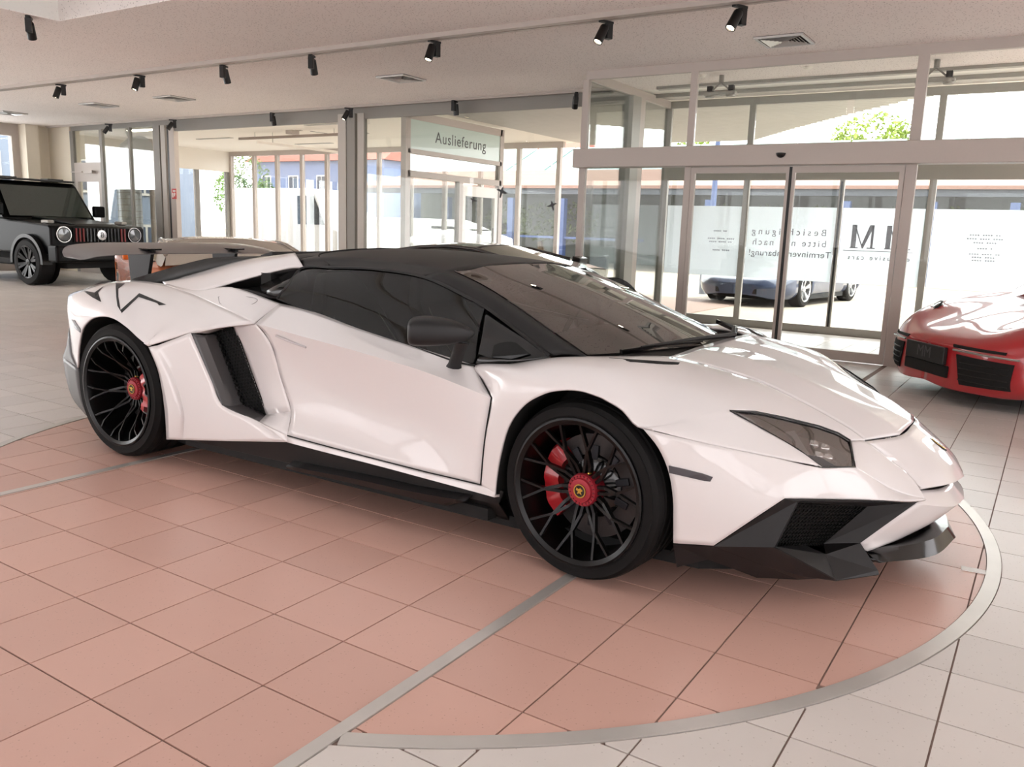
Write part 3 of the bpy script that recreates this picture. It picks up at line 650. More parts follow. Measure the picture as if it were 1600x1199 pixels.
# rear wing round the wheel
LIPR = PL((121, 575, .96), (123, 542, .985), (129, 514, 1.0), (141, 500, 1.008), (159, 495, 1.012), (178, 498.5, 1.014), (199, 512.5, 1.014), (218, 530, 1.012), (232, 541, 1.008))
outr = PL((113, 555, .915), (108, 510, .90), (105, 475, .885), (108, 461, .87), (128, 453, .85), (165, 442.5, .78), (205, 438.5, .70), (257, 444.5, .66), (300, 459, .76))
bulr = [(0, 0, 0), (-.005, -.01, 0), (-.01, -.02, .005), (-.01, -.025, .015), (0, -.03, .03), (0, -.04, .04), (0, -.045, .04), (0, -.04, .03), (0, -.03, .02)]
fr1 = patch(between(LIPR, outr, (0, .1, .25, .5, .75, 1), bulr), 5, 4)
ca = PL((218, 530, 1.012), (258, 493, .955), (300, 459, .76)); ca = between(LIPR, outr, (0, .25, .5, .75, 1), bulr); ca = [r_[-1] for r_ in ca]
cb = PL((232, 541, 1.008), (265, 530, 1.0), (298, 519, .985), (347, 510, .972), (396, 504.5, .938))
fr2 = patch([ca, lerp(ca, cb, .5), cb], 5, 5)
cc = PL((300, 459, .76), (350, 482, .87), (396, 504.5, .938))
LIPR2 = LIPR[:-1]+PL((225, 535.5, 1.010)); outr2 = outr[:-1]+[outr[-1]]; rw = between(LIPR, outr, (0, .1, .25, .5, .75, 1), bulr)
mid_ = [r_[0] for r_ in between(PL((226, 536, 1.010)), PL((350, 482, .87)), (0, .1, .25, .5, .75, 1), (0, -.016, .012))]
end_ = PL((232, 541, 1.008), (245, 536.5, 1.005), (265, 530, 1.0), (298, 519, .985), (347, 510, .972), (396, 504.5, .938))
panel('rear_wing_panel', [patch([r_+[a_, b_] for r_, a_, b_ in zip(rw, mid_, end_)], 5, 4)], M_PAINT)
# shoulder behind the side glass, with the filler flap
sa = PL((257, 444.5, .66), (300, 459, .76), (350, 482, .87), (396, 504.5, .938))
sc = PL((262, 443, .62), (308, 454, .735), (362, 449, .74), (437, 474, .748))
panel('shoulder', [patch([sa, lerp(sa, sc, .5), sc], 6, 6)], M_PAINT)
fl = PL((341, 464, .80), (395, 465, .775), (402, 470, .79), (388, 478, .825), (346, 476, .845))
seam('filler_flap', fl+[fl[0]], .0016, m_=mat('seam_grey', (150, 146, 146), .5))
# buttress
ba = PL((256, 441.5, .52), (320, 423, .52), (380, 406.5, .52), (431, 399, .52), (461, 395, .53))
bb2 = PL((257, 445, .64), (308, 455, .735), (375, 437, .705), (452, 417.5, .645), (474, 417, .615))
panel('buttress', [patch([ba, between(ba, bb2, (.5,), (0, -.01, .012))[0], bb2], 6, 5)], M_PAINT)
# black scoop behind the door glass
sd = PL((308, 456, .73), (362, 450, .735), (413, 464, .735), (434, 466, .735))
se = [q+Vector((0, .006, -.004)) for q in bb2[1:]]
panel('engine_scoop', [patch([se, [q+Vector((0, .10, -.02)) for q in lerp(se, sd, .5)], [q+Vector((0, .01, 0)) for q in sd]], 5, 4)], M_MATTE, thick=.004)
fin = PL((413, 459, .72), (406, 446, .70), (466, 420, .62), (474, 419, .62), (436, 463, .735))
panel('scoop_fin', [([tuple(q+Vector((0, -.004, 0))) for q in fin], [(0, 1, 2, 3, 4)])], M_GLOSSB, thick=.004)
# rear quarter ahead of the wheel
ql = PL((232, 542.5, 1.008), (246, 577, 1.012), (253, 610, 1.013), (257, 640, 1.013), (259, 665, 1.01), (260, 687, 1.005))
qf = PL((240, 541, 1.006), (259, 579, 1.018), (272, 614, 1.022), (281, 646, 1.022), (281, 668, 1.018), (279, 687, 1.01))
qe = PL((246, 540, 1.003), (266, 577, 1.004), (279, 612, 1.004), (287, 645, 1.003), (287, 668, 1.002), (285, 687.5, 1.0))
qm = PL((272, 530, .995), (292, 567, .997), (306, 604, .997), (318, 640, .995), (338, 668, .99), (360, 689.5, .985))
qr = PL((298, 520, .985), (313, 555, .985), (330, 594, .985), (347, 633, .983), (402, 659, .972), (447, 691, .968))
quar = patch([list(r_) for r_ in zip(ql, qf, qe, qm, qr)], 4, 5, su=(2,))
und = patch([[ql[-1], qe[-1], qm[-1], qr[-1]], [q+Vector((0, .08, -.01)) for q in (ql[-1], qe[-1], qm[-1], qr[-1])]], 4, 2)
foot = patch([PL((402, 659, .972), (449, 681, .962)), PL((424, 675, .97), (449, 684, .964)), PL((447, 691, .968), (449, 691, .968))], 3, 3)
panel('rear_quarter', [quar, und, foot], M_PAINT)
# scoop surface between door and intake
g0 = PL((364, 509, .885), (378, 545, .862), (397, 598, .858), (416, 648, .875))
g1 = PL((399, 506, .929), (420, 534, .918), (438, 588, .892), (455, 643, .904))
floor_ = patch([PL((416, 648, .875), (455, 643, .904)), PL((404, 660, .965), (449, 681, .961))], 4, 4)
roof_ = patch([PL((298, 520, .984), (347, 510.5, .971), (398, 505, .935)), PL((318, 524, .93), (362, 509, .885), (398, 506, .928))], 4, 3)
panel('intake_cheek', [patch([list(r_) for r_ in zip(g0, lerp(g0, g1, .5), g1)], 5, 6), floor_, roof_], M_PAINT, thick=.004)
i0 = PL((298, 520, .986), (313, 555, .986), (330, 594, .986), (347, 633, .984), (404, 660, .968))
i1 = PL((319, 524, .955), (332, 558, .953), (347, 596, .951), (362, 635, .948), (402, 658, .955))
i2 = [q+Vector((0, .08, 0)) for q in i1]
panel('intake_frame', [patch([i0, i1, i2], 5, 3, sv=(1,), su=(3,))], M_GREYS, thick=.004)
hexmesh('intake_mesh', [P((316, 522, .90)), P((366, 508, .875)), P((419, 652, .868)), P((368, 656, .90))], 11, car, M_MESH, r=.004)
# side skirt blade
sk_ = [V(-.95, .93, .15), V(-.2, .935, .16), V(.5, .935, .19), V(.98, .935, .2)]
up_ = [V(-.95, .945, .17), V(-.1, .95, .285), V(.5, .945, .27), V(1.0, .93, .255)]
bl0 = PL((447, 728, .985), (560, 750, .985), (650, 770, .985), (726, 783, .985))
bl1 = PL((447, 733, .97), (555, 757, .965), (640, 778, .955), (698, 791, .945))
panel('side_skirt', [patch([up_, lerp(up_, sk_, .5), sk_, [V(q.x, .85, .11) for q in sk_]], 5, 3, sv=(2,))], M_MATTE)
panel('skirt_blade', [patch([[q+Vector((0, .07, .02)) for q in bl0], bl0, bl1, [q+Vector((0, .08, -.01)) for q in bl1]], 5, 2, sv=(1, 2))], M_SATIN, thick=.006)

# --- roof, pillars, glass
we = PL((917, 556, .69), (855, 513, .65), (795, 471, .61), (750, 444, .58), (709, 424.5, .55))
po = PL((862, 557.5, .735), (812, 519, .713), (757, 479, .688), (712, 453, .664), (664, 432, .642))
panel('windscreen_pillar', [patch([we, between(we, po, (.5,), (0, -.012, .012))[0], po], 5, 4)], M_MATTE)
re_ = [V(.47, .55, 1.061), V(.2, .565, 1.084), V(-.1, .575, 1.093), V(-.3, .575, 1.087), V(-.46, .565, 1.072)]
wt = PL((664, 432, .642), (610, 421.5, .632), (560, 417.5, .628), (514, 415.5, .622), (474, 418, .618))
rc = [V(.475, .0, 1.088), V(.2, 0, 1.118), V(-.1, 0, 1.133), V(-.3, 0, 1.130), V(-.5, 0, 1.118)]
rm = [V(.475, .3, 1.083), V(.2, .3, 1.110), V(-.1, .3, 1.124), V(-.3, .3, 1.12), V(-.49, .3, 1.108)]
panel('roof', [patch([rc, rm, [q+Vector((0, .07, .012)) for q in re_], re_, lerp(re_, wt, .5), wt], 6, 4)], M_MATTE, 'center')
wb = [V(1.43, 0, .778), V(1.15, 0, .888), V(.88, 0, .978), V(.68, 0, 1.036), V(.478, 0, 1.086)]
wm = [V(1.365, .38, .79), V(1.085, .365, .892), V(.82, .345, .98), V(.645, .33, 1.033), V(.476, .31, 1.081)]
ws = patch([[q+Vector((0, .004, .003)) for q in we], lerp(we, wm, .5), wm, wb], 6, 5)
for r_ in (): pass
panel('windscreen', [ws], G_WS, 'center', thick=0)
cw = PL((917, 557, .689), (990, 557, .60), (1048, 558.5, .50))+[V(1.47, .25, .775), V(1.455, 0, .772)]
wbt = [we[0], lerp([we[0]], [wm[0]], .5)[0], wm[0], (wm[0]+wb[0])/2, wb[0]]
panel('cowl', [patch([[q+Vector((-.02, 0, .0)) for q in wbt], [q+Vector((0, 0, -.025)) for q in lerp(wbt, cw, .5)], [q+Vector((0, 0, -.012)) for q in cw]], 5, 3)], M_MATTE, 'center')
sg_b = PL((433, 466, .742), (480, 484, .754), (560, 512.5, .777), (640, 539, .802), (700, 558, .825), (742, 569, .842))
sg_t = PL((470, 421, .622), (520, 419.5, .626), (592, 422.5, .634), (664, 435, .644), (725, 463, .672), (757, 480.5, .69))
panel('side_window', [patch([sg_b, between(sg_b, sg_t, (.5,), (0, -.012, .006))[0], sg_t], 5, 5)], G_CAR, thick=0)
qa = PL((757, 480.5, .69), (790, 504, .703), (825, 529, .72), (860, 557, .736)); qb = PL((742, 569, .842), (765, 570, .815), (795, 569, .777), (860, 558.5, .737))
panel('quarter_panel', [patch([qa, qb], 5, 5)], M_GLOSSB, thick=.006)
qg = PL((769, 558, .80), (778, 512, .71), (829, 553, .748), (800, 561, .775))
for s_ in (1, -1): MB().add([(q.x, (q.y-.004)*s_, q.z) for q in qg], [(0, 1, 2, 3)]).build('quarter_glass', mat('quarter_dark', (12, 12, 12), .12, spec=.3), car)
# thin frame round the side glass
seam('window_seal', [(433, 466, .744), (452, 443, .685), (470, 420, .624), (520, 418, .629), (592, 421, .637), (664, 433.5, .647), (725, 461.5, .675), (757, 479, .690), (812, 520, .714), (859, 556.5, .736)], .007, m_=M_MATTE)
seam('window_seal', [(433, 467, .746), (480, 485, .758), (560, 513.5, .781), (640, 540, .806), (742, 571.5, .846), (796, 569.5, .778), (858, 559, .738)], .004, m_=M_MATTE)
seam('roof_joint', [V(-.42, 0, 1.126), V(-.42, .3, 1.117), V(-.40, .5, 1.098), P((514, 414, .628))], .004)
# wipers
for pts in ([V(1.47, -.30, .80), V(1.40, .05, .806), V(1.33, .45, .805)], [V(1.47, -.30, .80), V(1.42, -.46, .818), V(1.31, -.60, .826)]):
    w_ = MB().tube(pts, [.014, .009, .005], 6).build('wiper_arm', M_MATTE, car, smooth=1)
    a, b = Vector(pts[1]), Vector(pts[2]); MB().bar(a+(a-b)*.2+Vector((0, 0, -.008)), b+(b-a)*.35+Vector((0, 0, -.008)), .012, .02).build('wiper_blade', M_GLOSSB, w_)
# --- mirrors
for s_ in (1, -1):
    a, b = P((742, 519, .90)), P((636, 516, 1.055)); ax_ = (b-a); L_ = ax_.length; up = Vector((0, 0, 1)); sd_ = ax_.normalized().cross(up).normalized()
    rings = []
    for t, hu, hd_, dp, dz in ((0, .008, .010, .014, -.004), (.1, .024, .028, .03, -.004), (.3, .046, .050, .055, 0), (.6, .056, .060, .072, .002), (.84, .056, .062, .074, .002), (.95, .046, .058, .066, 0), (1.0, .03, .044, .046, 0)):
        c_ = a+ax_*t+up*dz; R_ = []
        for k in range(16):
            an_ = k*math.pi/8; cc_, ss_ = math.cos(an_), math.sin(an_); e_ = .62
            R_.append(c_+up*((hu if ss_ > 0 else hd_)*math.copysign(abs(ss_)**e_, ss_))+sd_*(dp*math.copysign(abs(cc_)**e_, cc_)))
        rings.append(R_)
    mb = MB().loft(rings); mb.v = [(x, y*s_, z) for x, y, z in mb.v]
    mo = mb.build('mirror', M_SATIN, car, smooth=.8, loc=(0, 0, 0) if s_ > 0 else (-.28, -.1, -.12))
    mo.modifiers.new('sub', 'SUBSURF').levels = 1
    t0, t1, t2 = P((708, 576, .865)), P((716, 552, .905)), P((722, 536, .93))
    st_ = MB()
    def sec(c_, lx, ly): return [c_+Vector((lx*math.cos(k*math.pi/5), -ly*math.sin(k*math.pi/5), 0)) for k in range(10)]
    st_.loft([sec(t0, .042, .02), sec(t0+(t1-t0)*.3, .032, .016), sec(t1, .03, .014), sec(t2, .034, .018)]); st_.v = [(x, y*s_, z) for x, y, z in st_.v]
    st_.build('mirror_stalk', M_SATIN, mo, smooth=.9)
    gl = MB(); c_ = a+ax_*.55; gl.lathe([(0, 0), (.05, 0), (.05, .004), (0, .004)], 20, 'x', (c_.x-.062, c_.y, c_.z)); gl.v = [(x, y*s_, z) for x, y, z in gl.v]; gl.build('mirror_glass', M_CHROME, mo)

# --- tail
ecr = [V(-.44, .0, 1.125), V(-.75, 0, 1.10), V(-1.15, 0, 1.045), V(-1.5, 0, .99), V(-1.66, 0, .955), V(-1.95, 0, .89)]
ecw = [V(-.44, .5, 1.085), V(-.75, .49, 1.068), P((340, 402, .475)), P((290, 412, .47)), P((253, 422.5, .47)), P((206, 436, .47))]
eco = [V(-.46, .53, 1.05), P((431, 400.5, .515)), P((380, 409, .51)), P((320, 425, .505)), P((257, 443, .50)), P((203, 439, .55))]
panel('engine_cover', [patch([ecr, ecw], 5, 4), patch([ecw, eco], 5, 2)], M_MATTE, 'center', ref=(0, 0, .6))
for k, x in enumerate((-.95, -1.15, -1.35, -1.55)):
    z = 1.09-(k+.9)*.035
    MB().box((x, 0, z+.01), (.09, .7, .02), M=Matrix.Rotation(-.25, 3, 'Y')).build('engine_louvre', M_SATIN, car)
dk = PL((206, 438.5, .69), (165, 442.5, .775), (128, 453, .845), (108, 461, .865))
dk2 = [V(-1.9, .55, .878), V(-2.05, .55, .868), V(-2.17, .55, .856), V(-2.22, .55, .845)]
rcx = PL((108, 461, .87), (105, 475, .885), (108, 510, .90), (113, 555, .915))
panel('tail_deck', [patch([[P((257, 444, .65))]+dk, [P((235, 440, .56))]+dk2], 4, 4), patch([dk2, [V(-2.0, 0, .885), V(-2.12, 0, .872), V(-2.24, 0, .86), V(-2.3, 0, .845)]], 4, 5)], M_PAINT, 'center', ref=(.2, 0, .4))
rin = [V(-2.22, .55, .845), V(-2.24, .55, .75), V(-2.2, .55, .58), V(-2.14, .55, .46)]
panel('tail_corner', [patch([rcx, lerp(rcx, rin, .5), rin], 4, 4)], M_PAINT, ref=(.4, 0, .5))
rce = [V(-2.3, 0, .845), V(-2.3, 0, .75), V(-2.26, 0, .58), V(-2.2, 0, .46)]
panel('tail_panel', [patch([rin, rce], 4, 4)], M_MATTE, 'center', ref=(.4, 0, .5))
t0 = PL((113, 556, .915), (109, 541, .905)); 
db = [P((122, 577, .955)), P((98, 558, .87)), V(-2.26, .6, .47), V(-2.34, 0, .47)]
db1 = [P((124, 600, .955)), P((103, 590, .88)), V(-2.3, .6, .36), V(-2.40, 0, .36)]
db2 = [P((130, 630, .95)), P((113, 622, .90)), V(-2.2, .6, .2), V(-2.28, 0, .2)]
db3 = [P((138, 652, .94)), P((133, 648, .91)), V(-2.0, .6, .1), V(-2.0, 0, .1)]
panel('diffuser', [patch([db, db1, db2, db3], 4, 4, su=(1,)), patch([[rcx[2], rcx[3], P((122, 577, .955))], [P((104, 540, .875)), P((98, 558, .87)), P((98, 558.2, .87))]], 3, 3)], M_GREYS, 'center', ref=(.4, 0, .35))
# black lettering strokes on the rear wing panel, laid on the surface
bpy.context.view_layer.update()
def on_panel(o, u, v, lift):
    d = Vector(ray(u, v, AX_C)); 
    h_, loc, nrm, _ = o.ray_cast(Vector(CAM_C), d.normalized())
    return loc+nrm*lift if h_ else P((u, v, .9))+Vector((0, -lift, 0))
pan = [o for o in car.children if o.name.startswith('rear_wing_panel')][0]
def decal(pts, tri):
    for s_ in (1, -1):
        m0 = MB(); fs = []
        for q in tri:                             # refine each face so that it follows the curved panel
            n = 5; c4 = [pts[i] for i in q]
            if len(c4) == 3: c4.append(c4[2])
            vv = []
            for i in range(n+1):
                for j in range(n+1):
                    a, b = i/n, j/n
                    u = (c4[0][0]*(1-a)+c4[1][0]*a)*(1-b)+(c4[3][0]*(1-a)+c4[2][0]*a)*b; v = (c4[0][1]*(1-a)+c4[1][1]*a)*(1-b)+(c4[3][1]*(1-a)+c4[2][1]*a)*b
                    w = on_panel(pan, u, v, .0015); vv.append((w.x, w.y*s_, w.z))
            m0.add(vv, grid_faces(n+1, n+1))
        m0.build('graphic', M_SATIN, car)
bum = [o for o in car.children if o.name.startswith('front_bumper')][0]
def plate(name, o, px, lift, m_):
    q = [on_panel(o, u, v, lift) for u, v in px]; q2 = [on_panel(o, u, v, -.01) for u, v in px]
    for s_ in (1, -1): MB().loft([[(p_.x, p_.y*s_, p_.z) for p_ in q], [(p_.x, p_.y*s_, p_.z) for p_ in q2]]).build(name, m_, car)
plate('side_marker', bum, [(1045, 727.5), (1046, 739), (1072, 745), (1100, 751.5), (1110, 752.5), (1114, 745.5), (1098, 740), (1070, 733)], .004, mat('marker_grey', (58, 52, 58), .25, coat=.5))
fwp = [o for o in car.children if o.name.startswith('front_wing')][0]
plate('bonnet_vent', fwp, [(952, 559.5), (985, 562), (1025, 564.5), (1062, 567), (1060, 570), (1022, 568.5), (985, 566)], .0015, M_CARBON)
plate('rear_marker', pan, [(112.5, 499), (117, 500.5), (126, 514), (126, 520), (117, 512)], .004, mat('marker_grey', (58, 52, 58), .25, coat=.5))
Z = lambda x, y: (80+x/3.331, 360+y/3.331)
v1 = [Z(335, 275), Z(385, 278), Z(350, 305), Z(338, 345), Z(350, 345), Z(362, 415), Z(440, 345), Z(458, 328), Z(600, 388), Z(562, 392), Z(552, 380), Z(455, 348), Z(368, 432), Z(345, 395)]
decal(v1, [(0, 1, 2), (0, 2, 4, 3), (3, 4, 5, 13), (13, 5, 12), (5, 6, 11, 12), (6, 7, 11), (7, 8, 10, 11), (8, 9, 10)])
v2 = [Z(160, 312), Z(225, 325), Z(275, 290), Z(245, 325), Z(262, 375), Z(215, 350)]
decal(v2, [(0, 1, 5), (1, 2, 3), (1, 3, 4, 5)])

# --- rear wing
def aero(xc, z, ch, w, tw=0):
    prof = [(-.5, .0), (-.25, .03), (.15, .034), (.5, .008), (.5, -.004), (.1, -.006), (-.3, -.012)]
    return [Vector((xc+a*ch*-1*-1, -w, z+b*ch*1.0+a*tw)) for a, b in prof]
XWG = -2.12
secs = []
for w, z, ch, tw in ((.78, 1.005, .16, -.01), (.765, 1.02, .24, -.03), (.70, 1.042, .30, -.05), (.55, 1.056, .30, -.06), (.3, 1.06, .30, -.06), (0, 1.06, .30, -.06)):
    secs.append(aero(XWG+(.03 if w > .72 else 0), z, ch, w, tw))
full = secs+[[Vector((q.x, -q.y, q.z)) for q in s_] for s_ in secs[:-1][::-1]]
full = [list(map(Vector, r_)) for r_ in curve_sub([[tuple(q) for q in s_] for s_ in full], 4)]
MB().loft(full).build('spoiler', M_WING, car, smooth=.6)
for s_ in (1, -1):
    q = [(XWG+.13, 1.052), (XWG-.12, 1.055), (XWG-.10, .86), (XWG+.07, .86)]
    MB().prism(q, -.32*s_-.012, -.32*s_+.012).build('spoiler_strut', M_SATIN, car, bevel=.003)
    MB().bb((XWG-.13, -.32*s_-.045, 1.052), (XWG+.15, -.32*s_+.045, 1.062)).build('strut_mount', M_GLOSSB, car)

# --- wheel housings, floor of the car
for x, r, wi, wo in ((1.35, .375, .55, .90), (-1.36, .40, .5, .93)):
    for s_ in (1, -1):
        mb = MB().lathe([(r, -wo), (r, -wi), (.05, -wi)], 28, 'y', (x, 0, .345), -.55, math.pi+.55); mb.v = [(a, b*s_, c_) for a, b, c_ in mb.v]
        mb.build('wheel_housing', M_CARBON, car, smooth=.6)
for L, wo in ((LIPF+LIPF2[1:], 0), (LIPR+ql[1:], 0)):
    panel('arch_liner', [patch([[q+Vector((0, .014, 0)) for q in L], [q+Vector((0, .12, 0)) for q in L]], 3, 2)], M_CARBON, thick=0)
MB().prism([(-2.0, -.7), (-1.0, -.85), (1.0, -.85), (1.75, -.8), (2.1, -.55), (2.3, -.3), (2.3, .3), (2.1, .55), (1.75, .8), (1.0, .85), (-1.0, .85), (-2.0, .7)], .085, .13, 'z').bb((-.92, -.93, .12), (.93, .93, .17)).build('underbody', M_CARBON, car)
MB().bb((1.72, -.7, .12), (1.84, .7, .42)).bb((1.8, -.4, .13), (2.15, .4, .40)).bb((-1.9, -.75, .14), (-1.72, .75, .7)).bb((-.9, -.86, .17), (.92, .86, .3)).build('inner_body', M_CARBON, car)

# --- cabin
MB().bb((-.55, -.72, .3), (.9, .72, .34)).bb((-.62, -.68, .3), (-.55, .68, 1.0)).build('cabin_floor', M_CARBON, car)
for s_ in (1, -1):
    sb_ = MB(); y0 = .38*s_
    sb_.loft([[(x, y0+w*e, z) for e in (-1, 1)]+[(x2, y0+w*e, z2) for e in (1, -1)] for (x, z, x2, z2, w) in ((-.12, .45, -.02, .42, .24), (-.28, .65, -.16, .64, .25), (-.38, .82, -.28, .83, .22), (-.43, .95, -.35, .97, .14), (-.45, 1.0, -.38, 1.01, .10))])
    sb_.bb((-.15, y0-.25, .36), (.38, y0+.25, .46)); seat = sb_.build('seat', M_LEATHER, car, bevel=.02)
    MB().tube([(-.015, y0-.19, .48), (-.16, y0-.19, .66), (-.28, y0-.16, .82)], .004, 5).tube([(-.015, y0+.19, .48), (-.16, y0+.19, .66), (-.28, y0+.16, .82)], .004, 5).build('seat_piping', M_STITCH, seat)
dsh = MB(); dsh.loft([[(x, y, z) for x, z in ((1.34, .74), (1.0, .80), (.74, .78), (.70, .62), (.95, .5), (1.3, .5))] for y in (-.60, -.45, -.2, 0, .2, .45, .60)]); dsh.build('dashboard', M_LEATHER, car, bevel=.015)
stw = MB(); cx_, cy_, cz_ = .62, .38, .74
stw.tube([(cx_+.06*math.sin(a), cy_+.17*math.cos(a), cz_+.16*math.sin(a)) for a in [k*2*math.pi/28 for k in range(29)]], .014, 8, cap=False).bar((cx_, cy_-.15, cz_), (cx_, cy_+.15, cz_), .03, .02).tube([(cx_, cy_, cz_), (.78, cy_, .7)], .035, 10)
stw.build('steering_wheel', M_LEATHER, car, smooth=.7)
MB().bar((.55, -.1, .985), (.55, .1, .985), .03, .06).build('inner_mirror', M_GLOSSB, car, bevel=.01)

# --- wheels
def wheel(x, w, R, rim, width, steer, s_, rear=False):
    t = bpy.data.objects.new('wheel', None); COL.objects.link(t); t.parent = car; t.location = (x, -w*s_, R); t.rotation_euler = (0, 0, steer if s_ > 0 else steer+math.pi)
    t.empty_display_size = .1
    if s_ < 0: t.rotation_euler = (0, 0, math.pi+steer)
    h = width/2; o = -1                            # outer face looks along -y
    ty = MB().lathe([(rim, -h+.02), (rim+.006, -h+.006), (rim+.02, -h), (rim+.035, -h+.002), (rim+.05, -h+.001), (R-.02, -h+.01), (R-.006, -h+.024), (R, -h+.045)]+
                    [q for k in range(4) for q in ((R, -h+.06+k*(width-.12)/3-.008), (R-.008, -h+.06+k*(width-.12)/3-.004), (R-.008, -h+.06+k*(width-.12)/3+.004), (R, -h+.06+k*(width-.12)/3+.008))]+
                    [(R, h-.045), (R-.02, h-.01), (rim+.02, h), (rim, h-.02)], 72, 'y')
    ty.build('tyre', M_RUBBER, t, smooth=.5)
    rm_ = MB().lathe([(rim+.012, -h+.004), (rim+.012, -h-.004), (rim+.004, -h-.006), (rim-.012, -h+.002), (rim-.02, -h+.03), (rim-.026, h-.02), (rim+.004, h-.01)], 72, 'y').build('rim', M_RIM, t, smooth=.5)
    hy = -h+(.055 if not rear else .115); ry = -h+.012
    for i in range(10):
        a = 2*math.pi*i/10+.16; sp_ = MB()
        def pt(r, an_, y): return Vector((r*math.cos(an_), y, r*math.sin(an_)))
        node = pt(rim*.60, a, hy*.55+ry*.45)
        for e in (-1, 1):
            p0 = pt(.052, a+e*.20, hy+.01); p1 = pt(rim*.36, a+e*.12, hy+.004)
            sp_.bar(p0, p1, .011, .02, up=(0, 1, 0)); sp_.bar(p1, node, .011, .018, up=(0, 1, 0)); sp_.bar(node, pt(rim*.82, a+e*.105, ry+.01), .009, .016, up=(0, 1, 0)); sp_.bar(pt(rim*.81, a+e*.10, ry+.01), pt(rim*.985, a+e*.15, ry), .009, .016, up=(0, 1, 0))
        sp_.build('spoke', M_RIM, t)
    hb_ = MB().lathe([(.062, hy+.05), (.062, hy-.004), (.058, hy-.012), (.046, hy-.012), (.043, hy-.02), (.03, hy-.022), (0, hy-.022)], 36, 'y').build('hub_cap', mat('red_hub', (158, 40, 52), .35, .3), t, smooth=.5)
    g = MB()
    for k in range(22):
        a = 2*math.pi*k/22; g.box((.052*math.cos(a), hy-.013, .052*math.sin(a)), (.007, .006, .005), M=Matrix.Rotation(-a, 3, 'Y'))
    g.build('serration', mat('red_hub_dark', (120, 26, 36), .4), hb_)
    em_ = MB().lathe([(.026, hy-.021), (.026, hy-.025), (0, hy-.025)], 24, 'y').build('centre_badge', M_GLOSSB, hb_)
    MB().lathe([(.0255, hy-.0245), (.0255, hy-.0262), (.0215, hy-.0262), (.0215, hy-.0245)], 24, 'y').add([(x_, hy-.0262, z_) for x_, z_ in ((-.013, .012), (-.004, .008), (.004, .012), (.014, .004), (.006, -.002), (.01, -.013), (0, -.008), (-.01, -.012), (-.006, -.001), (-.015, .002))], [tuple(range(10))]).build('badge_relief', M_GOLD, em_)
    bo = -.07 if rear else 0
    MB().lathe([(.075, -.0), (.195 if not rear else .19, -.0), (.195 if not rear else .19, .032), (.075, .032), (.075, 0)], 60, 'y').build('brake_disc', M_DISC, t, smooth=.5)
    if True:
        k_ = MB().lathe([(.055, hy+.05), (.10, -.012), (.115, -.006), (.12, 0)], 40, 'y').build('disc_bell', M_GLOSSB, t, smooth=.6)
        for k in range(10):
            a = 2*math.pi*k/10+.3; q0_, q1_ = (.10, .155)
            MB().bar((q0_*math.cos(a), -.006, q0_*math.sin(a)), (q1_*math.cos(a), -.004, q1_*math.sin(a)), .028, .01, up=(0, 1, 0)).build('disc_vane', mat('disc_grey', (44, 44, 48), .4, .6), k_, bevel=.003)
    a0, a1 = (2.35, 3.95) if not rear else (-.7, .65)
    cl = MB(); n = 16
    for i in range(n): pass
    pr = [(.135, -.035), (.20, -.035), (.212, -.02), (.212, .05), (.135, .05)]
    rings = []
    for i in range(n+1):
        a = a0+(a1-a0)*i/n; tp = 1 if 1 < i < n-1 else .82; bump = .006 if (i % 5) in (2, 3) else 0
        rings.append([((r_ if r_ < .15 else r_*1+0)*math.cos(a)*(1 if r_ < .15 else tp*.1+.9), y_-(bump if y_ < -.03 else 0), r_*math.sin(a)*(1 if r_ < .15 else tp*.1+.9)) for r_, y_ in pr])
    cl.loft(rings).build('brake_caliper', M_REDCAL, t, smooth=.5, loc=(0, bo, 0))
    MB().tube([(.03, hy-.002, .068), (.031, hy-.02, .072)], .003, 6).build('valve', M_GOLD, t)
    return t
STEER = -math.radians(6)
for s_ in (1, -1):
    wheel(1.35, .858, .331, .262, .255, STEER, s_); wheel(-1.35, .85, .353, .277, .345, 0, s_, True)
# ------------------------------------------------------------------ side room beyond the glass
YS = 12.4; XS = -17.2
M_SROOM = mat('side_room_white', (244, 238, 228), .8, var=.01); M_BLUEG = mat('blue_grey_render', (92, 102, 116), .8, var=.05, scale=3)
M_SFLOOR = mat('pale_floor', (205, 198, 188), .35, var=.04, scale=2)
struct(MB().bb((XS, YW+.2, -.003), (-6.4, YS, 0)).build('floor_side_room', M_SFLOOR))
scl = struct(MB().bb((XS-.1, YW+.16, 3.1), (-6.2, YS+.3, 3.3)).build('ceiling_side_room', M_SROOM))
for x, y in ((-12.3, 8.2), (-14.2, 9.6), (-10.2, 9.8), (-12.6, 11.2), (-9.3, 8.4)): MB().bb((x-.6, y-.06, 3.09), (x+.6, y+.06, 3.1)).build('slot_vent', M_ALU2, scl)
r = struct(MB().bb((XS, YS-.05, 2.98), (-6.4, YS+.05, 3.1)).build('window_9', M_ALU))
MB().bb((XS, YS-.05, 0), (-6.4, YS+.05, .3)).build('rail', M_ALU, r)
xs = [hit(u, 238, 'y', YS)[0] for u in (361, 397, 433, 472, 511, 545)]; xs += [xs[-1]+1.02*(k+1) for k in range(6)]
for i, x in enumerate(xs):
    MB().bb((x-.045, YS-.05, .3), (x+.045, YS+.05, 2.98)).build('post', M_ALU, r)
    if i: MB().bb((xs[i-1]+.045, YS-.004, .3), (x-.045, YS+.004, 2.98)).build('pane', G_PANE, r)
r = struct(MB().bb((XS-.05, YW+.2, 2.55), (XS+.05, YS, 3.1)).bb((XS-.05, YW+.2, 0), (XS+.05, YS, .2)).build('window_10', M_SROOM))
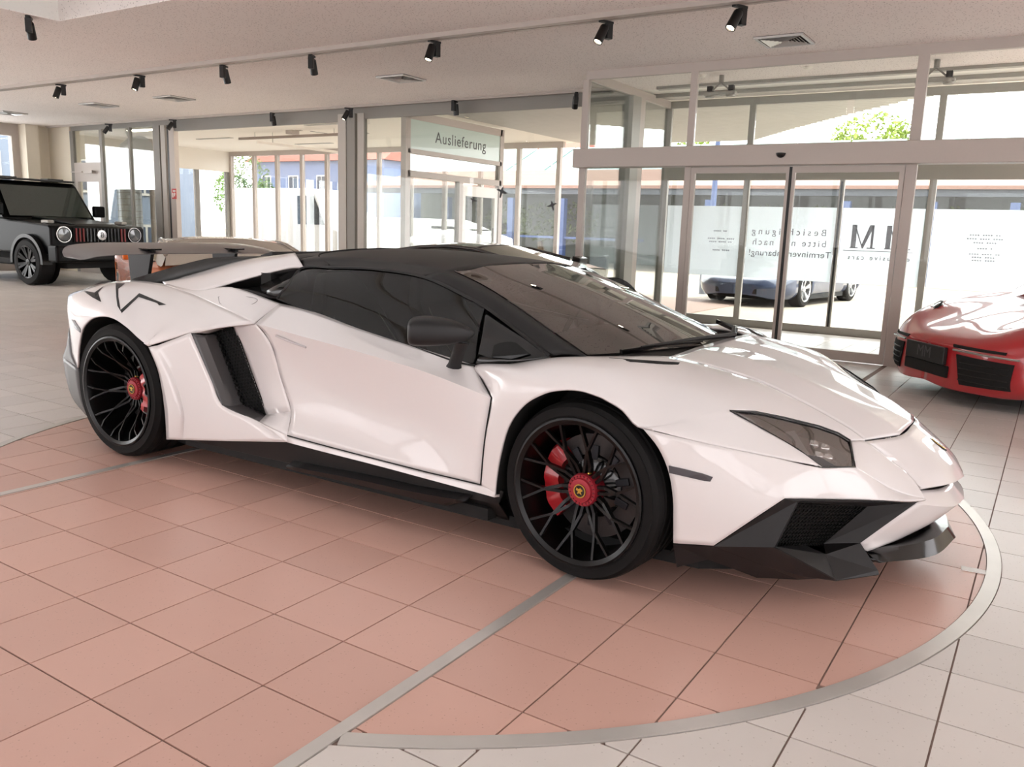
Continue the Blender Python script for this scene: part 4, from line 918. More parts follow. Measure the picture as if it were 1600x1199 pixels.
for k, y in enumerate((7.3, 8.3, 9.1, 10.2, 11.3, 12.3)):
    MB().bb((XS-.05, y-.06, .2), (XS+.05, y+.06, 2.55)).build('post', M_POSTD, r)
    if k: MB().bb((XS-.004, yp+.06, .2), (XS+.004, y-.06, 2.55)).build('pane', G_PANE, r)
    yp = y
# round duct with a bend at its top
t = thing('air_duct', 'round silver ventilation duct standing behind the glass near the off-roader', 'duct', (-15.95, 8.5, 0))
M_DUCT = mat('galvanised', (186, 190, 190), .35, .6, var=.08, scale=5)
MB().tube([(0, 0, 0), (0, 0, 2.0), (0, 0, 2.45), (.04, 0, 2.6), (.14, 0, 2.73), (.34, 0, 2.8), (.6, 0, 2.8)], .27, 24).build('pipe', M_DUCT, t, smooth=.8)
for k in range(17): MB().lathe([(.27, 0), (.276, .004), (.276, .01), (.27, .014)], 24, 'z', (0, 0, .1+k*.14)).build('seam_ring', M_ALU2, t, smooth=.5)
MB().tube([(.36, .36, 0), (.36, .36, 3.05)], .06, 10).build('riser_pipe', M_ALU, t, smooth=.8)
# light fittings hung in the side room, then added fill strips
def hang(label, a, b, w, h, m_):
    t = thing('hanging_rail', label, 'rail', tuple(a), 0, 'rails hung in the side room')
    a, b = Vector(a), Vector(b); MB().bar((0, 0, 0), b-a, w, h).build('bar', m_, t)
    for f in (.15, .85): q = (b-a)*f; MB().tube([q, (q.x, q.y, 3.1-a.z)], .006, 6).build('cable', M_ALU2, t)
pa, pb = hit(374, 217, 'y', 9.0), hit(551, 218, 'y', 9.0); hang('long brown bar hung under the side room ceiling', (pa[0], 9.0, pa[2]), (pb[0], 9.0, pa[2]), .05, .05, mat('brown_bar', (140, 126, 116), .5))
pa, pb = hit(402, 222, 'y', 8.8), hit(552, 241, 'y', 11); hang('white slanting rail hung below the brown bar', pa, pb, .07, .05, M_SROOM)
pa, pb = hit(486, 204, 'y', 9.2), hit(552, 213, 'y', 10.4); hang('dark grey rail hung beside the brown bar', pa, pb, .06, .04, M_POSTD)
q = hit(457, 210, 'y', 9.0); tag(MB().bb((q[0]-.1, 8.9, q[2]+.0), (q[0]+.1, 9.1, q[2]+.12)).bb((q[0]+.1, 8.97, q[2]+.06), (q[0]+.28, 9.03, q[2]+.1)).build('projector', M_ALU, bevel=.01), 'small pale box mounted on the brown hanging bar', 'device')
M_FILL = mat('fill_glow', (255, 250, 240), .5, emit=(255, 244, 226), estr=16)  # glowing strips added to brighten the side room, not fittings it has
for k, (x, lb) in enumerate(((-8.6, 'white strip of added fill light on the side room ceiling, nearest the delivery wall'), (-10.2, 'white strip of added fill light in the middle of the side room ceiling row'), (-11.8, 'white strip of added fill light on the side room ceiling by the post with the red sign'), (-13.6, 'white strip of added fill light on the side room ceiling near the duct'))):
    t = thing('fill_strip', lb, 'light', (x, 7.55, 3.1), 0, 'added fill lights of the side room')
    MB().bb((-.75, -.09, -.05), (.75, .09, -.0)).build('housing', M_SROOM, t); MB().bb((-.73, -.08, -.065), (.73, .08, -.05)).build('diffuser', M_FILL, t)
# red fire sign on the post
q = hit(272, 303, 'y', YW-.08); t = thing('fire_sign', 'small red and white fire extinguisher sign on the grey post', 'sign', (q[0], YW-.075, q[2]))
MB().bb((-.07, -.006, -.1), (.07, 0, .1)).build('board', mat('sign_red', (190, 40, 34), .4), t)
MB().prism([(-.05, -.07), (-.02, -.07), (-.02, .02), (-.05, .02)], -.009, -.006).prism([(.0, -.05), (.03, -.05), (.03, -.02), (.05, .0), (.02, .03), (.0, 0)], -.009, -.006).prism([(-.03, .04), (.05, .04), (.05, .07), (-.03, .07)], -.009, -.006).build('pictogram', M_WHITE, t)

# ------------------------------------------------------------------ delivery entrance with its sign
XD = -6.32
def text(body, size, m_, parent, loc, rot, name='lettering', spacing=1.0, ext=.001, align='CENTER'):
    c = bpy.data.curves.new(name, 'FONT'); c.body = body; c.size = size; c.extrude = ext; c.align_x = align; c.align_y = 'CENTER'; c.space_character = spacing
    o = bpy.data.objects.new(name, c); COL.objects.link(o); bpy.context.view_layer.update()
    me = bpy.data.meshes.new_from_object(o.evaluated_get(bpy.context.evaluated_depsgraph_get())); bpy.data.objects.remove(o)
    me.materials.clear(); o = obj(name, me, m_, parent, loc); o.rotation_euler = rot
    return o
y0, y1 = 7.15, 9.85
de = struct(MB().bb((XD-.05, y0-.06, 0), (XD+.05, y0+.06, 3.05)).bb((XD-.05, y1-.06, 0), (XD+.05, y1+.06, 3.05)).bb((XD-.05, y0, 2.93), (XD+.05, y1, 3.05)).bb((XD-.05, y0, 2.4), (XD+.05, y1, 2.47)).bb((XD-.05, y0, 2.03), (XD+.05, y1, 2.13)).bb((XD-.05, 8.55, 0), (XD+.05, 8.65, 2.03)).bb((XD-.05, y0, 0), (XD+.05, y1, .1)).build('window_11', M_ALU))
for a, b, z0, z1 in ((y0+.06, 8.55, .1, 2.03), (y0+.06, y1-.06, 2.13, 2.4)): MB().bb((XD-.004, a, z0), (XD+.004, b, z1)).build('pane', G_PANE, de)
d4 = struct(MB().bb((XD-.03, 8.66, .11), (XD+.03, 8.76, 1.98)).bb((XD-.03, 9.68, .11), (XD+.03, 9.78, 1.98)).bb((XD-.03, 8.76, 1.8), (XD+.03, 9.68, 1.98)).bb((XD-.03, 8.76, .11), (XD+.03, 9.68, .3)).build('door_4', M_WHITE))
MB().bb((XD-.004, 8.76, .3), (XD+.004, 9.68, 1.8)).build('pane', G_PANE, d4); MB().bar((XD+.05, 9.62, 1.0), (XD+.05, 9.62, 1.25), .02, .02, up=(1, 0, 0)).build('handle', M_POSTD, d4)
sg = thing('delivery_sign', 'pale green glass sign reading Auslieferung over the delivery door', 'sign', (XD+.02, (y0+y1)/2, 2.7))
MB().bb((-.015, -(y1-y0)/2+.06, -.23), (.015, (y1-y0)/2-.06, .23)).build('board', mat('sign_glass', (196, 214, 205), .25, coat=.5), sg)
text('Auslieferung', .26, mat('sign_letter', (70, 74, 74), .5), sg, (.017, .1, 0), (math.pi/2, 0, math.pi/2), spacing=1.12)
# bird stickers on the pane
bird = [(-.11, .03), (-.07, .045), (-.03, .03), (-.01, .06), (.02, .075), (.01, .03), (.05, .0), (.11, -.02), (.05, -.03), (.0, -.02), (-.03, -.09), (-.05, -.08), (-.04, -.0), (-.07, .015)]
for k, (u, v, s_, lb) in enumerate(((785, 300, 1.0, 'largest black bird sticker on the window pane, near the delivery wall'), (740, 313, .65, 'black bird sticker in front of the white delivery door'), (862, 321, .8, 'black bird sticker on the window pane, rightmost of three'), )):
    q = hit(u, v, 'y', YW-.006); tag(MB().prism([(q[0]+a*s_*(-1 if k == 2 else 1), q[2]+b*s_) for a, b in bird], YW-.0065, YW-.0045).build('bird_sticker', M_BLACKP), lb, 'sticker', 'bird stickers on the glass')

# ------------------------------------------------------------------ lettered film on the outer lobby front
film = thing('lettered_film', 'wide white film with mirrored grey lettering on the lobby glass', 'window film', (0, YO+.006, 0))
G_FILM = glass('white_film', (.9, .95, 1), gain=.15, milk=.86, milkc=(.95, .98, 1))
for a, b in ((Q0+.07, Q1-.05), (Q1+.05, Q2-.04), (Q2+.04, Q3-.05), (Q3+.05, Q4-.06)): MB().bb((a, -.001, .69), (b, .001, 1.665)).build('sheet', G_FILM, film)
M_LET = mat('film_letter', (112, 110, 118), .6)
RT = (math.pi/2, 0, math.pi)
for s_, v in (('Besichtigung', 363), ('bitte nur nach', 380), ('Terminvereinbarung!', 397)):
    q = hit(1232, v, 'y', YO); text(s_, .125 if s_[0] != 'T' else .12, M_LET, film, (q[0], -.004, q[2]), RT, spacing=1.55 if s_[0] == 'B' else 1.35 if s_[0] == 'b' else 1.08)
q = hit(1372, 377, 'y', YO); 
mm = MB()
def serif_m(x0, s, z0):
    h = .30*s
    mm.prism([(x0, z0), (x0+.03, z0), (x0+.03, z0+h), (x0, z0+h)], .002, .004).prism([(x0+.21, z0), (x0+.27, z0), (x0+.27, z0+h), (x0+.21, z0+h)], .002, .004)
    mm.prism([(x0+.0, z0+h), (x0+.055, z0+h), (x0+.14, z0+.04), (x0+.115, z0)], .002, .004).prism([(x0+.23, z0+h), (x0+.25, z0+h), (x0+.13, z0), (x0+.115, z0)], .002, .004)
    for a in (x0-.03, x0+.18): mm.prism([(a, z0), (a+.1, z0), (a+.1, z0+.012), (a, z0+.012)], .002, .004)
serif_m(-.36, 1, -.1); serif_m(.06, 1, -.1); mm.prism([(-.42, -.135), (.42, -.135), (.42, -.128), (-.42, -.128)], .002, .004)
mo_ = mm.build('monogram', M_LET, film, loc=(q[0], -.008, q[2])); mo_.scale = (-1, 1, 1)
q = hit(1372, 404, 'y', YO); text('exclusive cars', .085, M_LET, film, (q[0], -.004, q[2]), RT, spacing=1.5)
lines = MB()
for u, vs_, ws_ in ((1127, (361, 373, 378, 391), (.22, .4, .36, .26)), (1540, (368, 374, 380, 389, 398, 403, 408), (.34, .4, .26, .18, .36, .3, .3))):
    for v, w_ in zip(vs_, ws_):
        q = hit(u, v, 'y', YO); n = int(w_/.028)
        for k in range(n):
            if (k*7) % 5 != 3: lines.bb((q[0]-w_/2+k*.028, -.004, q[2]-.009), (q[0]-w_/2+k*.028+.02, -.003, q[2]+.009))
lines.build('small_print', mat('film_small', (170, 174, 182), .7), film)
# two dark chairs seen through the lobby side
def lobby_chair(label, x, y, rz):
    t = thing('lobby_chair', label, 'chair', (x, y, 0), rz, 'chairs outside the lobby'); 
    MB().bb((-.22, -.22, .43), (.22, .22, .48)).build('seat', M_BLACKP, t, bevel=.02); MB().bb((-.22, .18, .62), (.22, .22, .92)).build('backrest', M_BLACKP, t, bevel=.02)
    for a in (-.2, .2): MB().tube([(a, -.2, 0), (a, -.2, .44)], .012, 8).build('leg', M_STEEL, t); MB().tube([(a, .2, 0), (a, .2, .9)], .012, 8).build('leg', M_STEEL, t)
q = hit(918, 424, 'y', 6.4); lobby_chair('black chair back visible just past the windscreen pillar', q[0], 6.4, .3)
q = hit(957, 432, 'y', 7.4); lobby_chair('dark chair with steel frame behind the lobby side glass', q[0], 7.6, 1.9)
# devices on the lobby ceiling
def lobby_lamp(label, u, v):
    q = hit(u, v, 'y', 6.5); t = thing('ceiling_lamp', label, 'lamp', (q[0], 6.5, ZC+.02), 0, 'twin lamps on the lobby ceiling')
    MB().tube([(0, 0, 0), (0, 0, -.1)], .03, 8).build('stem', M_POSTD, t); MB().tube([(-.14, 0, -.22), (0, 0, -.1), (.14, 0, -.22)], .012, 6).build('yoke', M_POSTD, t)
    MB().bb((-.19, -.05, -.25), (.19, .05, -.21)).build('bar', M_ALU2, t, bevel=.008)
    for a in (-.13, .13): MB().lathe([(0, 0), (.055, 0), (.06, -.03), (.05, -.05), (0, -.05)], 16, 'z', (a, 0, -.22)).build('lamp_head', M_ALU2, t, smooth=.5); MB().bb((a-.03, -.03, -.2), (a+.03, .03, -.14)).build('clamp', M_BLACKP, t)
lobby_lamp('grey twin lamp hung in the lobby over the sliding doors', 1126, 143); lobby_lamp('grey twin lamp hung in the lobby, half behind the right post', 1462, 118)
for u, v, lb in ((1097, 114, 'small round smoke detector on the lobby ceiling, left'), (1263, 101, 'small round smoke detector on the lobby ceiling, middle')):
    q = hit(u, v, 'z', ZC+.02); t = MB().lathe([(0, -.05), (.03, -.05), (.05, -.03), (.055, 0), (0, 0)], 16, 'z').build('smoke_detector', M_SROOM, smooth=.6, loc=(q[0], q[1], ZC+.02)); tag(t, lb, 'detector')

# ------------------------------------------------------------------ outdoors
M_GROUND = mat('pale_asphalt', (150, 140, 128), .85, var=.06, scale=1.2)
struct(MB().bb((-90, YO+.12, -.12), (60, 120, -.02)).build('ground', M_GROUND))
for n, (a, b) in enumerate((((-6.3, YW+.2), (XV-.1, YO+.12)),)): struct(MB().bb((a[0], a[1], -.12), (b[0], b[1], -.02)).build('ground_entrance', M_GROUND))
M_CAN = mat('canopy_boards', (190, 187, 180), .6, var=.03, scale=4)
cn = struct(MB().prism([(1.7, YO+.1), (.83, 8.85), (-.14, 9.94), (-1.38, 11.45), (-2.6, 13.1), (-6.2, 13.1), (-6.2, YW+.15), (XV-.05, YW+.15), (XV-.05, YO+.1)], 3.12, 3.4, 'z').build('canopy', M_CAN))
k = 0; y = YW+.2
edge = [(8.05, 1.7), (8.85, .83), (9.94, -.14), (11.45, -1.38), (13.1, -2.6)]
while y < 13.0:
    x1 = XV-.08 if y < YO+.1 else np.interp(y, [e_[0] for e_ in edge], [e_[1] for e_ in edge])
    MB().bb((-6.18, y, 3.09), (x1-.03, y+.145, 3.12)).build('board', M_CAN, cn); y += .155
# open shed with a tiled roof
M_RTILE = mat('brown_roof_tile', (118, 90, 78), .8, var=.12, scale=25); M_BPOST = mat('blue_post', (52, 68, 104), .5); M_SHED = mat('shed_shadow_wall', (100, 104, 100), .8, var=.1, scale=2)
sh = thing('open_shed', 'long open shed with brown tiled eave and blue posts across the yard', 'shed', (0, 24, 0))
MB().add([(-23, -.6, 2.85), (14, -.6, 2.85), (14, 4, 3.75), (-23, 4, 3.75), (-23, -.6, 2.75), (14, -.6, 2.75), (14, 4, 3.65), (-23, 4, 3.65)], [(0, 1, 2, 3), (7, 6, 5, 4), (0, 4, 5, 1), (3, 2, 6, 7), (0, 3, 7, 4), (1, 5, 6, 2)]).build('roof', M_RTILE, sh)
MB().bb((-23, 4.0, -.02), (14, 4.2, 3.6)).build('back_wall', M_SHED, sh); MB().bb((-23, -.5, 2.55), (14, -.3, 2.75)).build('beam', mat('beam_dark', (58, 62, 68), .6), sh)
for u in (700, 800, 880, 985, 1110, 1325, 1460, 1590):
    q = hit(u, 300, 'y', 23.6); MB().bb((q[0]-.12, -.5, -.02), (q[0]+.12, -.26, 2.4)).build('post', M_BPOST, sh)
MB().bb((-23, -.42, .95), (-9.5, -.36, 1.03)).build('cross_rail', M_BPOST, sh)
M_TEAL = mat('teal_glass_roof', (96, 134, 130), .3, coat=.4); gr = thing('glass_roof', 'pale teal glazed roof rising above the open shed', 'roof', (0, 28.2, 0))
for k in range(13):
    x = -22.5+k*2.0; MB().add([(x, 0, 3.66), (x+1.9, 0, 3.66), (x+1.9, 3, 5.0), (x, 3, 5.0), (x, 0, 3.6), (x+1.9, 0, 3.6), (x+1.9, 3, 4.94), (x, 3, 4.94)], [(0, 1, 2, 3), (7, 6, 5, 4), (0, 4, 5, 1), (3, 2, 6, 7), (0, 3, 7, 4), (1, 5, 6, 2)]).build('roof_pane', M_TEAL, gr)
MB().bb((-22.5, -.05, 3.55), (3.5, .05, 3.75)).bb((-22.5, 2.9, 0), (3.5, 3.0, 4.9)).build('gutter', M_POSTD, gr)
# houses
M_ROOFR = mat('red_roof', (146, 80, 68), .8, var=.12, scale=8); M_HBLUE = mat('blue_house_wall', (112, 126, 158), .8, var=.02); M_BRICK = mat('red_gable', (146, 78, 66), .85, var=.1, scale=12); M_HWIN = mat('house_window', (52, 60, 74), .2)
def house(name, label, u0, u1, y, z_e, z_r, wall, roof, dy=8, rows=((.8, 1.9), (3.4, 4.6)), step=3.2, gable=False):
    a, b = hit(u0, 300, 'y', y)[0], hit(u1, 300, 'y', y)[0]; t = thing(name, label, 'house', ((a+b)/2, y, 0)); h = (b-a)/2
    MB().bb((-h, 0, -.02), (h, dy, z_e)).build('wall', wall, t)
    if gable: MB().prism([(-h-.3, z_e), (h+.3, z_e), (0, z_r)], -.2, dy).build('roof', roof, t)
    else: MB().prism([(-.4, z_e), (dy+.4, z_e), (dy/2, z_r)], -h-.4, h+.4, 'x').build('roof', roof, t)
    for z0, z1 in rows:
        x = -h+1.2
        while x < h-1.2:
            f = MB().bb((x, -.06, z0), (x+1.1, .02, z1)).build('window', M_WHITE, t); MB().bb((x+.08, -.07, z0+.08), (x+.52, -.055, z1-.08)).bb((x+.58, -.07, z0+.08), (x+1.02, -.055, z1-.08)).build('pane', M_HWIN, f); x += step
    return t
house('town_house', 'pale blue house with a red tiled roof beyond the side room windows', 395, 600, 45, 6.0, 9.2, M_HBLUE, M_ROOFR, rows=((.8, 2.0), (3.5, 4.9)))
house('brick_house', 'small red gabled house above the glazed roof', 815, 884, 44, 5.3, 7.9, M_BRICK, M_BRICK, rows=((3.4, 4.6),), gable=True)
house('low_house', 'grey house with dark roof left of the red gable', 660, 812, 46, 4.6, 6.4, mat('grey_wall', (120, 124, 134), .8), mat('slate', (104, 104, 116), .7), rows=((2.6, 3.8),))
house('tiled_house', 'brown tiled roof at the far right above the lobby beam', 1436, 1900, 50, 5.9, 6.9, M_SROOM, M_RTILE, rows=((2.0, 3.4),))
t = thing('annex_building', 'blue grey facade with dark windows outside the side room, left', 'building', (-22, 11, 0)); MB().bb((-2, -6, -.02), (0, 4, 5)).build('wall', M_BLUEG, t)
for y in np.arange(-5, 3, 1.6):
    for z0, z1 in ((1.9, 2.9), (.1, 1.0)):
        f = MB().bb((0, y, z0), (.05, y+1.0, z1)).build('window', M_ALU2, t); MB().bb((.05, y+.08, z0+.08), (.06, y+.46, z1-.08)).bb((.05, y+.54, z0+.08), (.06, y+.92, z1-.08)).build('pane', M_HWIN, f)
# trees
def leaf_mat(name, rgb):
    return mat(name, rgb, .7, var=.3, scale=2.5)
M_BARK = mat('bark', (96, 82, 66), .9, var=.2)
def tree(label, x, y, z0, blobs, m_, n=900, s=.28):
    t = thing('tree', label, 'tree', (x, y, -.02), 0); mb = MB()
    for bx, by, bz, rx, rz in blobs:
        for k in range(n):
            d = Vector(rng.normal(size=3)).normalized(); rr = rng.uniform(.55, 1)**.5
            c = Vector((bx+d.x*rx*rr, by+d.y*rx*rr, bz+d.z*rz*rr)); a = Vector(rng.normal(size=3)).normalized(); b = a.cross(Vector(rng.normal(size=3))).normalized(); q = s*rng.uniform(.6, 1.2)
            mb.add([c-a*q*.5, c-b*q*.22, c+a*q*.5, c+b*q*.22], [(0, 1, 2, 3)])
    cr = mesh('crown', mb.v, mb.f); obj('crown', cr, m_, t); MB().tube([(0, 0, 0), (.1, 0, z0*.5), (0, 0, z0)], [.22, .18, .1], 8).build('trunk', M_BARK, t)
q = hit(1365, 200, 'y', 40); tree('light green tree behind the lobby beam, right', q[0], 40, 5.5, [(0, 0, 5.9, 1.9, 1.3), (-1.0, 0, 5.4, 1.2, .9), (1.1, 0, 5.5, 1.1, 1.0)], leaf_mat('leaf_light', (118, 138, 52)))
q = hit(1085, 215, 'y', 40); tree('small light green tree seen at the left of the lobby beam', q[0], 40, 5.0, [(0, 0, 5.6, 1.0, .8)], leaf_mat('leaf_light', (118, 138, 52)), 600)
q = hit(383, 270, 'y', 36); tree('broad green tree at the left of the pale blue house', q[0], 36, 3.5, [(0, 0, 3.6, 1.9, 2.2), (1.6, 0, 2.6, 1.2, 1.3), (-1.4, 0, 3.0, 1.3, 1.8)], leaf_mat('leaf_mid', (88, 118, 56)))
q = hit(460, 285, 'y', 38); tree('low bright green bush in front of the pale blue house', q[0], 38, 1.5, [(0, 0, 2.0, 1.0, .8), (.9, 0, 1.6, .8, .6)], leaf_mat('leaf_light', (118, 138, 52)), 500)
q = hit(897, 245, 'y', 38); tree('yellow green tree right of the red gabled house', q[0], 38, 4.0, [(0, 0, 4.6, 1.3, .8)], leaf_mat('leaf_light', (118, 138, 52)), 600)
for k, (u, lb) in enumerate(((1210, 'green hedge bush in the shed behind the lobby glass'), (850, 'green bush behind the blue posts'), (1500, 'green bush behind the right lobby glass'))):
    q = hit(u, 310, 'y', 26.5); tree(lb, q[0], 26.3, .8, [(a, 0, 1.6, 1.0, .8) for a in (-1.6, 0, 1.6)], leaf_mat('leaf_dull', (92, 104, 62)), 400, .2)
# bollard, lamp mast
q = hit(1098, 458, 'z', 0); tag(MB().lathe([(0, 0), (.09, 0), (.09, .86), (.08, .9), (0, .91)], 20, 'z').build('bollard', mat('bollard_grey', (140, 146, 160), .5), smooth=.6, loc=(q[0], q[1], -.02)), 'short blue grey bollard standing in the sunny yard', 'bollard')
q = hit(1116, 300, 'y', 20); t = thing('flag_mast', 'slim blue mast rising behind the lobby glass', 'mast', (q[0], 20, -.02)); MB().tube([(0, 0, 0), (0, 0, 5.4)], [.09, .06], 10).build('pole', M_BPOST, t); MB().lathe([(.14, 0), (.14, .06), (.09, .08)], 12, 'z').build('foot', M_BPOST, t)

# ------------------------------------------------------------------ other vehicles
def car_wheel(parent, x, y, R, W, m_rim, spokes=5, sgn=1, rim_r=.7, tyre=None):
    t = bpy.data.objects.new('wheel', None); COL.objects.link(t); t.parent = parent; t.location = (x, y, R); t.rotation_euler = (0, 0, 0 if sgn < 0 else math.pi)
    h = W/2; r = R*rim_r
    MB().lathe([(r, -h+.02), (r+.01, -h), (R-.03, -h+.005), (R, -h+.03), (R, h-.03), (R-.03, h-.005), (r, h)], 40, 'y').build('tyre', M_RUBBER, t, smooth=.5)
    MB().lathe([(r+.008, -h+.004), (r, -h-.002), (r-.02, -h+.01), (r-.025, h-.02)], 40, 'y').build('rim', m_rim, t, smooth=.5)
    for k in range(spokes):
        a = 2*math.pi*k/spokes+.3; s = MB(); 
        for e in (-.13, .13): s.bar((.06*math.cos(a), -h+.05, .06*math.sin(a)), ((r-.01)*math.cos(a+e), -h+.015, (r-.01)*math.sin(a+e)), .035*R/.33, .025, up=(0, 1, 0))
        s.build('spoke', m_rim, t)
    MB().lathe([(0, -h+.02), (.055, -h+.025), (.065, -h+.06)], 20, 'y').build('hub', m_rim, t, smooth=.6)
    MB().lathe([(.07, -.0), (r*.75, 0), (r*.75, .03)], 30, 'y').build('brake_disc', M_DISC, t)
    MB().lathe([(r-.02, h-.03), (0, h-.03)], 30, 'y').build('wheel_back', M_CARBON, t)
def shell(name, stations, m_, parent, n=4, thick=0, cut=None, sv=(), su=()):
    # stations: list of half-section point lists [(x, w, z)], mirrored to both sides
    v, f = patch([[Vector((x, -w, z)) for x, w, z in s] for s in stations], n, n, su=su, sv=sv)
    mb = MB().add(v, f); 
    if cut:
        C3 = [sum((Vector(mb.v[i]) for i in q), Vector())/len(q) for q in mb.f]
        mb.f = [q for q, c in zip(mb.f, C3) if not any((c.x-cx)**2+(c.z-cz)**2 < cr*cr and abs(c.y) > cy for cx, cz, cr, cy in cut)]
    mb.mirror(); me = mesh(name, mb.v, mb.f); b = bmesh.new(); b.from_mesh(me)
    bmesh.ops.remove_doubles(b, verts=b.verts, dist=.0006); bmesh.ops.recalc_face_normals(b, faces=b.faces); b.to_mesh(me); b.free()
    for q in me.polygons: q.use_smooth = True
    me.set_sharp_from_angle(angle=.6)
    o = obj(name, me, m_, parent)
    if thick: md = o.modifiers.new('thickness', 'SOLIDIFY'); md.thickness = thick; md.offset = -1
    return o
def coupe(name, label, loc, rz, paint_m, L=4.55, W=1.9, H=1.2, wb=2.6, fo=.95, glass_m=None, rim_m=None, roof_m=None, R=.335, nose=(.42, .62), spokes=5, cab=(.95, -1.25), group=None, hz=0):
    t = thing(name, label, 'car', loc, rz, group); w = W/2; xf = wb/2+fo; xr = xf-L; xw = wb/2
    ca, cb = cab
    def st(x, wl, zb, wm_, zm, zs, zt, wt): return [(x, wl*.9, zb), (x, wl, zb+.1), (x, wm_, zm), (x, wm_*.97, zs), (x, wt, zt), (x, wt*.5, zt+.012), (x, 0, zt+.015)]
    S = [st(xf+.015, .0005, .22, .0005, .34, nose[0]-.05, nose[0]-.02, .0005), st(xf, w*.45, .2, w*.5, .34, nose[0]-.04, nose[0], w*.4), st(xf-.12, w*.72, .16, w*.78, .36, nose[0], nose[0]+.08, w*.6), st(xf-.4, w*.93, .15, w*.95, .42, nose[1]-.05, nose[1]-.03, w*.68), st(xw, w*.97, .16, w*.985, .5-hz/2, .74-hz, .78-hz, w*.72),
         st(ca, w*.95, .16, w*.97, .52, .79, .84, w*.74), st(0, w*.94, .16, w*.97, .55, .8, .87, w*.76), st(cb, w*.98, .17, w, .6, .84, .9, w*.76), st(-xw, w*.98, .18, w, .62, .86, .91, w*.7), st(xr+.2, w*.9, .22, w*.94, .6, .82, .88, w*.66), st(xr, w*.78, .3, w*.86, .58, .76, .8, w*.6), st(xr-.01, .0005, .32, .0005, .58, .74, .78, .0005)]
    cut = [(xw, R, R+.05, w*.6), (-xw, R, R+.06, w*.6)]
    shell('body', S, paint_m, t, 6, .01, cut)
    MB().prism([(xr+.05, .14), (xf-.15, .14), (xf-.15, .3), (xr+.05, .4)], -w*.55, w*.55).bb((-xw+R+.06, -w*.93, .13), (xw-R-.06, w*.93, .22)).build('underbody', M_CARBON, t)
    for s in (1, -1):
        for x in (xw, -xw):
            mb = MB().lathe([(R+.06, -w*.93), (R+.06, -w*.5), (.05, -w*.5)], 24, 'y', (x, 0, R), -.3, math.pi+.3); mb.v = [(a, b*s, c) for a, b, c in mb.v]; mb.build('wheel_housing', M_CARBON, t)
            car_wheel(t, x, -s*(w-.14), R, .26, rim_m or M_RIM, spokes, -s)
    zr = H
    G = [[(ca+.35, w*.72, .83), (ca+.35, w*.4, .85), (ca+.42, 0, .86)], [(ca-.1, w*.66, 1.02*H/1.2), (ca-.1, w*.36, 1.04*H/1.2), (ca-.06, 0, 1.045*H/1.2)], [(ca-.62, w*.58, zr-.06), (ca-.62, w*.32, zr-.03), (ca-.6, 0, zr-.02)]]
    shell('windscreen', G, glass_m or M_DG, t, 4)
    Rf = [[(ca-.62, w*.6, zr-.065), (ca-.62, w*.3, zr-.03), (ca-.6, 0, zr-.02)], [(ca-1.0, w*.6, zr-.045), (ca-1.0, w*.3, zr-.008), (ca-1.0, 0, zr)], [(ca-1.4, w*.58, zr-.07), (ca-1.4, w*.3, zr-.03), (ca-1.4, 0, zr-.02)]]
    shell('roof', Rf, roof_m or paint_m, t, 4, .01)
    shell('rear_window', [Rf[2], [(cb-.1, w*.52, .99*H/1.2), (cb-.1, w*.28, 1.02*H/1.2), (cb-.1, 0, 1.03*H/1.2)], [(cb-.5, w*.5, .9), (cb-.5, w*.26, .915), (cb-.5, 0, .92)]], glass_m or M_DG, t, 4)
    sw = [[(ca+.33, w*.74, .83), (ca-.1, w*.66, 1.02*H/1.2), (ca-.62, w*.6, zr-.065), (ca-1.0, w*.6, zr-.045), (ca-1.4, w*.58, zr-.07), (cb-.1, w*.53, .99*H/1.2)], [(ca+.33, w*.755, .82), (ca-.1, w*.77, .835), (ca-.62, w*.78, .85), (ca-1.0, w*.78, .86), (ca-1.4, w*.78, .87), (cb-.1, w*.74, .88)]]
    shell('side_window', sw, glass_m or M_DG, t, 4)
    for s in (1, -1):
        MB().tube([Vector((x, s*(ww+.006), z)) for x, ww, z in sw[0][1:]], .022, 8).build('window_frame', roof_m or M_BLACKP, t, smooth=1)
        m0 = MB().loft([[(ca-.12+a, s*(w*.8+e), .9+b) for a, b in ((-.05, -.05), (.05, -.04), (.07, .03), (-.05, .06))] for e in (.03, .12, .24)]); m0.build('mirror', paint_m, t, bevel=.015)
        MB().bar((ca-.1, s*w*.76, .84), (ca-.12, s*(w*.8+.08), .87), .05, .02).build('mirror_stalk', M_BLACKP, t)
        hl = [(xf-.28, w*.5, nose[1]-.03), (xf-.5, w*.62, nose[1]+.03), (xf-.75, w*.86, nose[1]+.03), (xf-.45, w*.84, nose[1]-.08)]
        MB().loft([[(x, s*y, z+.02) for x, y, z in hl], [(x-.02, s*y*.98, z-.06) for x, y, z in hl]]).build('headlamp', M_DG, t)
    MB().prism([(xf-.02, .22), (xf+.012, .24), (xf+.012, .33), (xf-.03, .36)], -w*.42, w*.42).build('front_grille', M_CARBON, t)
    return t
M_DG = mat('dark_glass', (28, 28, 27), .05, coat=1)
